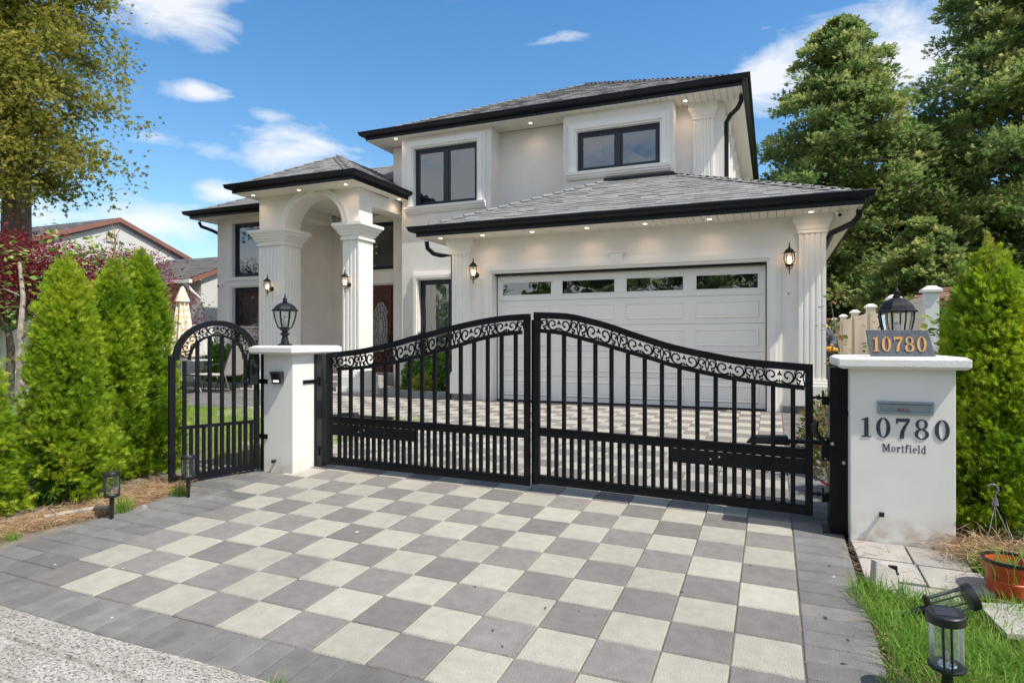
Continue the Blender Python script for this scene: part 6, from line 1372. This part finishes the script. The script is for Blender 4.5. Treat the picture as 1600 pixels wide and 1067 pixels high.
# debris: droppings, leaves and grit on the pavers
WH = mat('bird_dropping', (.72,.72,.70), .8, .1); LF = mat('dead_leaf', (.10,.06,.035), .9, .3)
DB = MB(); DN = 0
for (px_, py__, s_) in ((558, 831, .028), (534, 820, .014), (582, 785, .012), (192, 888, .014), (86, 882, .014), (175, 965, .016), (1303, 901, .016), (1267, 836, .01), (112, 836, .01), (470, 905, .01)):
    u = (px_-800)/977.8; v = (533.5-py__)/977.8; c, s = math.cos(YAW), math.sin(YAW); dx, dy = u*c-s, u*s+c; t_ = -1.589/(v+.013*dx-.0489*dy); x, y = dx*t_, dy*t_
    b = MB(); nn_ = 9; b.v = [(x, y, g(x, y)+.0024)]+[(x+s_*.55*(.6+.5*random.random())*math.cos(k*.7), y+s_*.55*(.5+.6*random.random())*math.sin(k*.7), g(x, y)+.0018) for k in range(nn_)]; b.t = [0]*(nn_+1); b.f = [(0, k+1, (k+1) % nn_+1) for k in range(nn_)]
    DB.v += [v for v in b.v]; DB.f += [tuple(i+DN for i in f) for f in b.f]; DB.t += b.t; DN += len(b.v)
DB.build('bird_droppings', WH, None, fixn=False, kind='stuff')
DB = MB()
for (px_, py__) in ((1172, 892-8), (1325, 1000), (1335, 993), (742, 917), (1290, 879), (1296, 884), (1065, 925), (852, 950), (1290, 965), (1318, 1037), (930, 962), (905, 955), (700, 986), (770, 985), (785, 1010), (1160, 816)):
    u = (px_-800)/977.8; v = (533.5-py__)/977.8; c, s = math.cos(YAW), math.sin(YAW); dx, dy = u*c-s, u*s+c; t_ = -1.589/(v+.013*dx-.0489*dy); x, y = dx*t_, dy*t_
    a = random.random()*3.1; L_ = random.uniform(.006, .022); DB.quad((x-L_*math.cos(a), y-L_*math.sin(a), g(x,y)+.003), (x+.3*L_*math.sin(a), y-.3*L_*math.cos(a), g(x,y)+.006), (x+L_*math.cos(a), y+L_*math.sin(a), g(x,y)+.003), (x-.3*L_*math.sin(a), y+.3*L_*math.cos(a), g(x,y)+.004))
DB.build('leaf_crumbs', LF, None, fixn=False, kind='stuff')
tag(MB().tube([(-5.15, 3.05, .235), (-4.98, 3.3, .25), (-4.86, 3.42, .26)], [.03,.035,.02], 7).build('driftwood', TWIG, None, smooth=True), 'grey weathered branch piece lying at the foot of the hedge', 'branch')
tag(MB().hexa([(-4.74,3.50,.22),(-4.68,3.52,.22),(-4.70,3.58,.22),(-4.76,3.56,.22),(-4.73,3.52,.265),(-4.70,3.53,.26),(-4.71,3.56,.27),(-4.74,3.55,.255)]).build('stone', CURB, None, bevel=.008), 'small grey stone at the hedge foot beside the grass tuft', 'stone')
# closed patio umbrella
um = thing('patio_umbrella', 'closed cream and yellow checked patio umbrella by the white fence', 'umbrella', (-12.2, 10.1, G0)); x, y = -12.2, 10.1
def plaid():
    m = bpy.data.materials.new('checked_cloth'); m.use_nodes = True; t = m.node_tree; N = t.nodes; K = t.links; p = N['Principled BSDF']; tc_ = N.new('ShaderNodeTexCoord'); sp = N.new('ShaderNodeSeparateXYZ'); K.new(tc_.outputs['Object'], sp.inputs[0])
    def band_(o, f):
        a = N.new('ShaderNodeMath'); a.operation = 'MULTIPLY'; a.inputs[1].default_value = f; K.new(o, a.inputs[0]); b_ = N.new('ShaderNodeMath'); b_.operation = 'FRACT'; K.new(a.outputs[0], b_.inputs[0]); c_ = N.new('ShaderNodeMath'); c_.operation = 'GREATER_THAN'; c_.inputs[1].default_value = .5; K.new(b_.outputs[0], c_.inputs[0]); return c_.outputs[0]
    s_ = N.new('ShaderNodeMath'); s_.operation = 'ADD'; K.new(band_(sp.outputs[2], 7), s_.inputs[0]); K.new(band_(sp.outputs[0], 9), s_.inputs[1]); h_ = N.new('ShaderNodeMath'); h_.operation = 'MULTIPLY'; h_.inputs[1].default_value = .5; K.new(s_.outputs[0], h_.inputs[0])
    mx_ = N.new('ShaderNodeMix'); mx_.data_type = 'RGBA'; K.new(h_.outputs[0], mx_.inputs[0]); mx_.inputs[6].default_value = (.80,.74,.66,1); mx_.inputs[7].default_value = (.74,.56,.34,1); K.new(mx_.outputs[2], p.inputs['Base Color']); p.inputs['Roughness'].default_value = .9; return m
PLD = plaid(); b = MB(); nf = 48; lv = [(1.28,.255),(1.6,.215),(2.0,.165),(2.35,.12),(2.52,.10)]
for z, r in lv:
    for k in range(nf): a = 2*math.pi*k/nf; rr = r*(1+.20*math.cos(8*a+z)); b.v.append((x+rr*math.cos(a), y+rr*math.sin(a), z+.03*math.cos(8*a) if z < 1.3 else z)); b.t.append(0)
for i in range(len(lv)-1):
    for k in range(nf): b.f.append((i*nf+k, i*nf+(k+1)%nf, (i+1)*nf+(k+1)%nf, (i+1)*nf+k))
b.build('canopy', PLD, um, smooth=True, fixn=False)
b = MB(); lv = [(2.48,.155),(2.56,.13),(2.68,.085),(2.80,.035),(2.83,.0)]; b.lathe((x,y,0), [(r, z) for z, r in lv], 24); b.build('top_flap', PLD, um, smooth=True)
MB().tube([(x,y,G0),(x,y,1.4)], .022, 10).build('pole', VINYLW, um); MB().lathe((x,y,G0), [(.25,0),(.25,.05),(.05,.09),(.04,.25)], 20).build('base', IRONM, um)
# lounge chair and little table
ch = thing('lounge_chair', 'pale fabric garden lounge chair with thin metal legs seen through the arched gate', 'chair', (-11.35, 10.6, G0)); x, y, z = ch.location
CLO = mat('taupe_sling', (.50,.46,.42), .8, .04, 5); MET = mat('bronze_tube', (.10,.095,.09), .4, .1, 10, metal=.4)
b = MB().hexa([(x+.05,y-.28,z+.40),(x+.13,y-.28,z+.38),(x+.13,y+.28,z+.38),(x+.05,y+.28,z+.40),(x+.38,y-.28,z+1.04),(x+.41,y-.28,z+1.03),(x+.41,y+.28,z+1.03),(x+.38,y+.28,z+1.04)]); b.build('backrest', CLO, ch, bevel=.01)
MB().hexa([(x-.95,y-.28,z+.37),(x+.08,y-.28,z+.36),(x+.08,y+.28,z+.36),(x-.95,y+.28,z+.37),(x-.95,y-.28,z+.40),(x+.08,y-.28,z+.39),(x+.08,y+.28,z+.39),(x-.95,y+.28,z+.40)]).build('seat', CLO, ch, bevel=.01)
for sy_ in (-.3, .3):
    MB().tube([(x-.98, y+sy_, z+.38), (x+.1, y+sy_, z+.37), (x+.42, y+sy_, z+1.06)], .014, 7).build('side_rail', MET, ch)
    for q in ([(x+.22, y+sy_, z+.62), (x-.02, y+sy_, z)], [(x+.12, y+sy_, z+.6), (x+.36, y+sy_, z)], [(x-.55, y+sy_, z+.38), (x-.75, y+sy_, z)], [(x-.75, y+sy_, z+.38), (x-.50, y+sy_, z)]): MB().tube(q, .012, 6).build('leg', MET, ch)
    MB().tube([(x-.30, y+sy_, z+.40), (x-.25, y+sy_, z+.62), (x+.25, y+sy_, z+.66)], .013, 6).build('armrest', MET, ch)
gt = thing('garden_table', 'glass topped garden table beside the lounge chair behind the arched gate', 'table', (-12.9, 10.6, G0)); x, y, z = gt.location
MB().box(x-.65, x+.55, y-.4, y+.4, z+.70, z+.712).build('tabletop', glassmat('green_glass', (.7,.85,.8), .1), gt); MB().sweep([(x-.65,y-.4),(x+.55,y-.4),(x+.55,y+.4),(x-.65,y+.4)], [(0,z+.69),(.03,z+.69),(.03,z+.715),(0,z+.715)], closed=True).build('frame', VINYLW, gt)
for sx_, sy_ in ((-.6,-.35),(.5,-.35),(-.6,.35),(.5,.35)): MB().tube([(x+sx_, y+sy_, z+.69), (x+sx_*.85, y+sy_*.85, z)], .014, 6).build('leg', MET, gt)
# kerbs round the planting beds
def kerb(x0, x1, y, name='kerb'):
    s = None; x = x0; par = bpy.data.objects.new('kerb', None); COL.objects.link(par); par['kind'] = 'structure'; par.location = (x0, y, G0)
    while x < x1-.05: w_ = min(random.uniform(.28, .42), x1-x); MB().box(x+.003, x+w_-.003, y, y+.14, G0-.02, G0+.13+random.uniform(-.006, .006)).build('stone', CURB, par, bevel=.012); x += w_
kerb(-7.65, -5.95, 11.05); kerb(-15.5, -11.4, 11.45)
sheet('planting_bed', SOIL, [-15.5, -11.4], [11.58, 12.58], .06); sheet('planting_bed', SOIL, [-7.6, -5.9], [11.19, 12.79], .08)

# ================================================================== the man beside the garage
def person():
    x, y = 1.12, 14.7; z = G0; k = 1.0
    t = thing('person', 'person in dark cap and blue grey jacket with dark gloves beside the garage corner', 'person', (x, y, z))
    SK = mat('skin', (.42, .22, .15), .6, .05, 10); JK = mat('blue_jacket', (.06, .085, .13), .85, .2, 8); SH_ = mat('grey_shirt', (.45, .46, .49), .85, .1, 8); TR_ = mat('dark_trousers', (.05, .052, .06), .85, .2, 8); GLV = mat('dark_glove', (.015, .016, .022), .6, .1); HR = mat('dark_cap', (.02, .018, .02), .85, .1)
    def skin(name, verts, edges, rad, m, root=0, sub=2):
        me = bpy.data.meshes.new(name); me.from_pydata([(a, c, d) for a, c, d in verts], edges, []); o = bpy.data.objects.new(name, me); COL.objects.link(o); o.parent = t
        o.modifiers.new('skin', 'SKIN'); 
        if not me.skin_vertices: me.attributes.new('skin', 'FLOAT', 'POINT')
        for i, r in enumerate(rad): me.skin_vertices[0].data[i].radius = (r, r) if not isinstance(r, tuple) else r
        me.skin_vertices[0].data[root].use_root = True
        s_ = o.modifiers.new('sub', 'SUBSURF'); s_.levels = sub; s_.render_levels = sub; me.materials.append(m); o.modifiers['skin'].use_smooth_shade = True; return o
    # facing -X and a little towards the camera, leaning forward
    V = [(0,0,.88),(-.03,0,1.10),(-.08,-.02,1.32),(-.10,-.02,1.42),(-.13,-.03,1.50),(-.15,-.04,1.58),  # pelvis..head base
         (.02,.10,.84),(0,.12,.46),(.04,.12,.07),(-.10,.12,.04), (.0,-.10,.84),(-.05,-.12,.46),(.02,-.12,.07),(-.12,-.12,.04),
         (-.08,.18,1.36),(-.05,.27,1.12),(-.22,.20,1.05), (-.08,-.20,1.36),(.06,-.26,1.14),(-.02,-.40,1.04)]
    E_ = [(0,1),(1,2),(2,3),(3,4),(4,5),(0,6),(6,7),(7,8),(8,9),(0,10),(10,11),(11,12),(12,13),(2,14),(14,15),(15,16),(2,17),(17,18),(18,19)]
    rad = [.14,.15,.16,.10,.055,.06,.095,.065,.045,.04,.095,.065,.045,.04,.075,.05,.035,.075,.05,.038]
    body = skin('body', V, E_, rad, SK)
    jk = skin('jacket', [V[0],V[1],V[2],V[14],V[15],(-.19,.21,1.06),V[17],V[18],(-.01,-.38,1.055)], [(0,1),(1,2),(2,3),(3,4),(4,5),(2,6),(6,7),(7,8)], [.155,.165,.175,.09,.066,.05,.09,.066,.052], JK)
    sh = skin('shirt', [(-.10,-.09,.98),(-.13,-.10,1.15),(-.17,-.09,1.33)], [(0,1),(1,2)], [.09,.10,.085], SH_)
    tr = skin('trousers', [V[0],V[6],V[7],(.04,.12,.10),V[10],V[11],(.02,-.12,.10)], [(0,1),(1,2),(2,3),(0,4),(4,5),(5,6)], [.158,.108,.082,.068,.108,.082,.068], TR_)
    hd = skin('head', [(-.15,-.04,1.56),(-.175,-.055,1.64),(-.165,-.05,1.70)], [(0,1),(1,2)], [.062,.098,.085], SK)
    cp_ = skin('cap', [(-.155,-.045,1.70),(-.145,-.04,1.755)], [(0,1)], [.10,.072], HR)
    MB().hexa([(x-.33,y-.12,z+1.665),(x-.22,y-.13,z+1.675),(x-.22,y+.03,z+1.675),(x-.33,y+.02,z+1.665),(x-.33,y-.12,z+1.675),(x-.22,y-.13,z+1.70),(x-.22,y+.03,z+1.70),(x-.33,y+.02,z+1.675)]).build('cap_peak', HR, t, bevel=.004)
    MB().tube([(x-.262,y-.075,z+1.645),(x-.29,y-.085,z+1.615),(x-.268,y-.078,z+1.605)], [.008,.014,.006], 6).build('nose', SK, t)
    for dy in (-.105, -.03): MB().tube([(x-.262,y+dy-.005,z+1.648),(x-.268,y+dy-.005,z+1.648)], .009, 6).build('eye', BLACKP, t)
    MB().tube([(x-.15,y-.148,z+1.64),(x-.145,y-.152,z+1.61)], [.018,.012], 6).build('ear', SK, t)
    for hx, hy, hz in ((-.04,-.43,1.02), (-.25,.19,1.03)):
        vv = [(hx, hy, hz), (hx-.05, hy-.02, hz-.02)]; ee = [(0, 1)]; rr = [.036, .034]
        for q in range(4):
            n0 = len(vv); o_ = (q-1.5)*.022; vv += [(hx-.09, hy-.02+o_, hz-.03), (hx-.115, hy-.02+o_, hz-.06), (hx-.10, hy-.02+o_, hz-.085)]; ee += [(1, n0), (n0, n0+1), (n0+1, n0+2)]; rr += [.011, .010, .009]
        n0 = len(vv); vv += [(hx-.04, hy-.06, hz-.03), (hx-.07, hy-.07, hz-.055)]; ee += [(0, n0), (n0, n0+1)]; rr += [.013, .011]; skin('glove', vv, ee, rr, GLV, sub=1)
    h_ = tag(MB().tube([(x+.10, y-.50, z+.96), (x-.04, y-.46, z+.99), (x-.20, y-.42, z+.98)], [.035,.05,.03], 10).build('power_tool', mat('yellow_tool', (.75,.36,.03), .5), None, smooth=True), 'yellow and black tool held by the person beside the garage', 'tool')
    MB().tube([(x-.06, y-.45, z+.96), (x-.05, y-.45, z+.84)], [.03,.04], 8).build('battery', BLACKP, h_)
person()
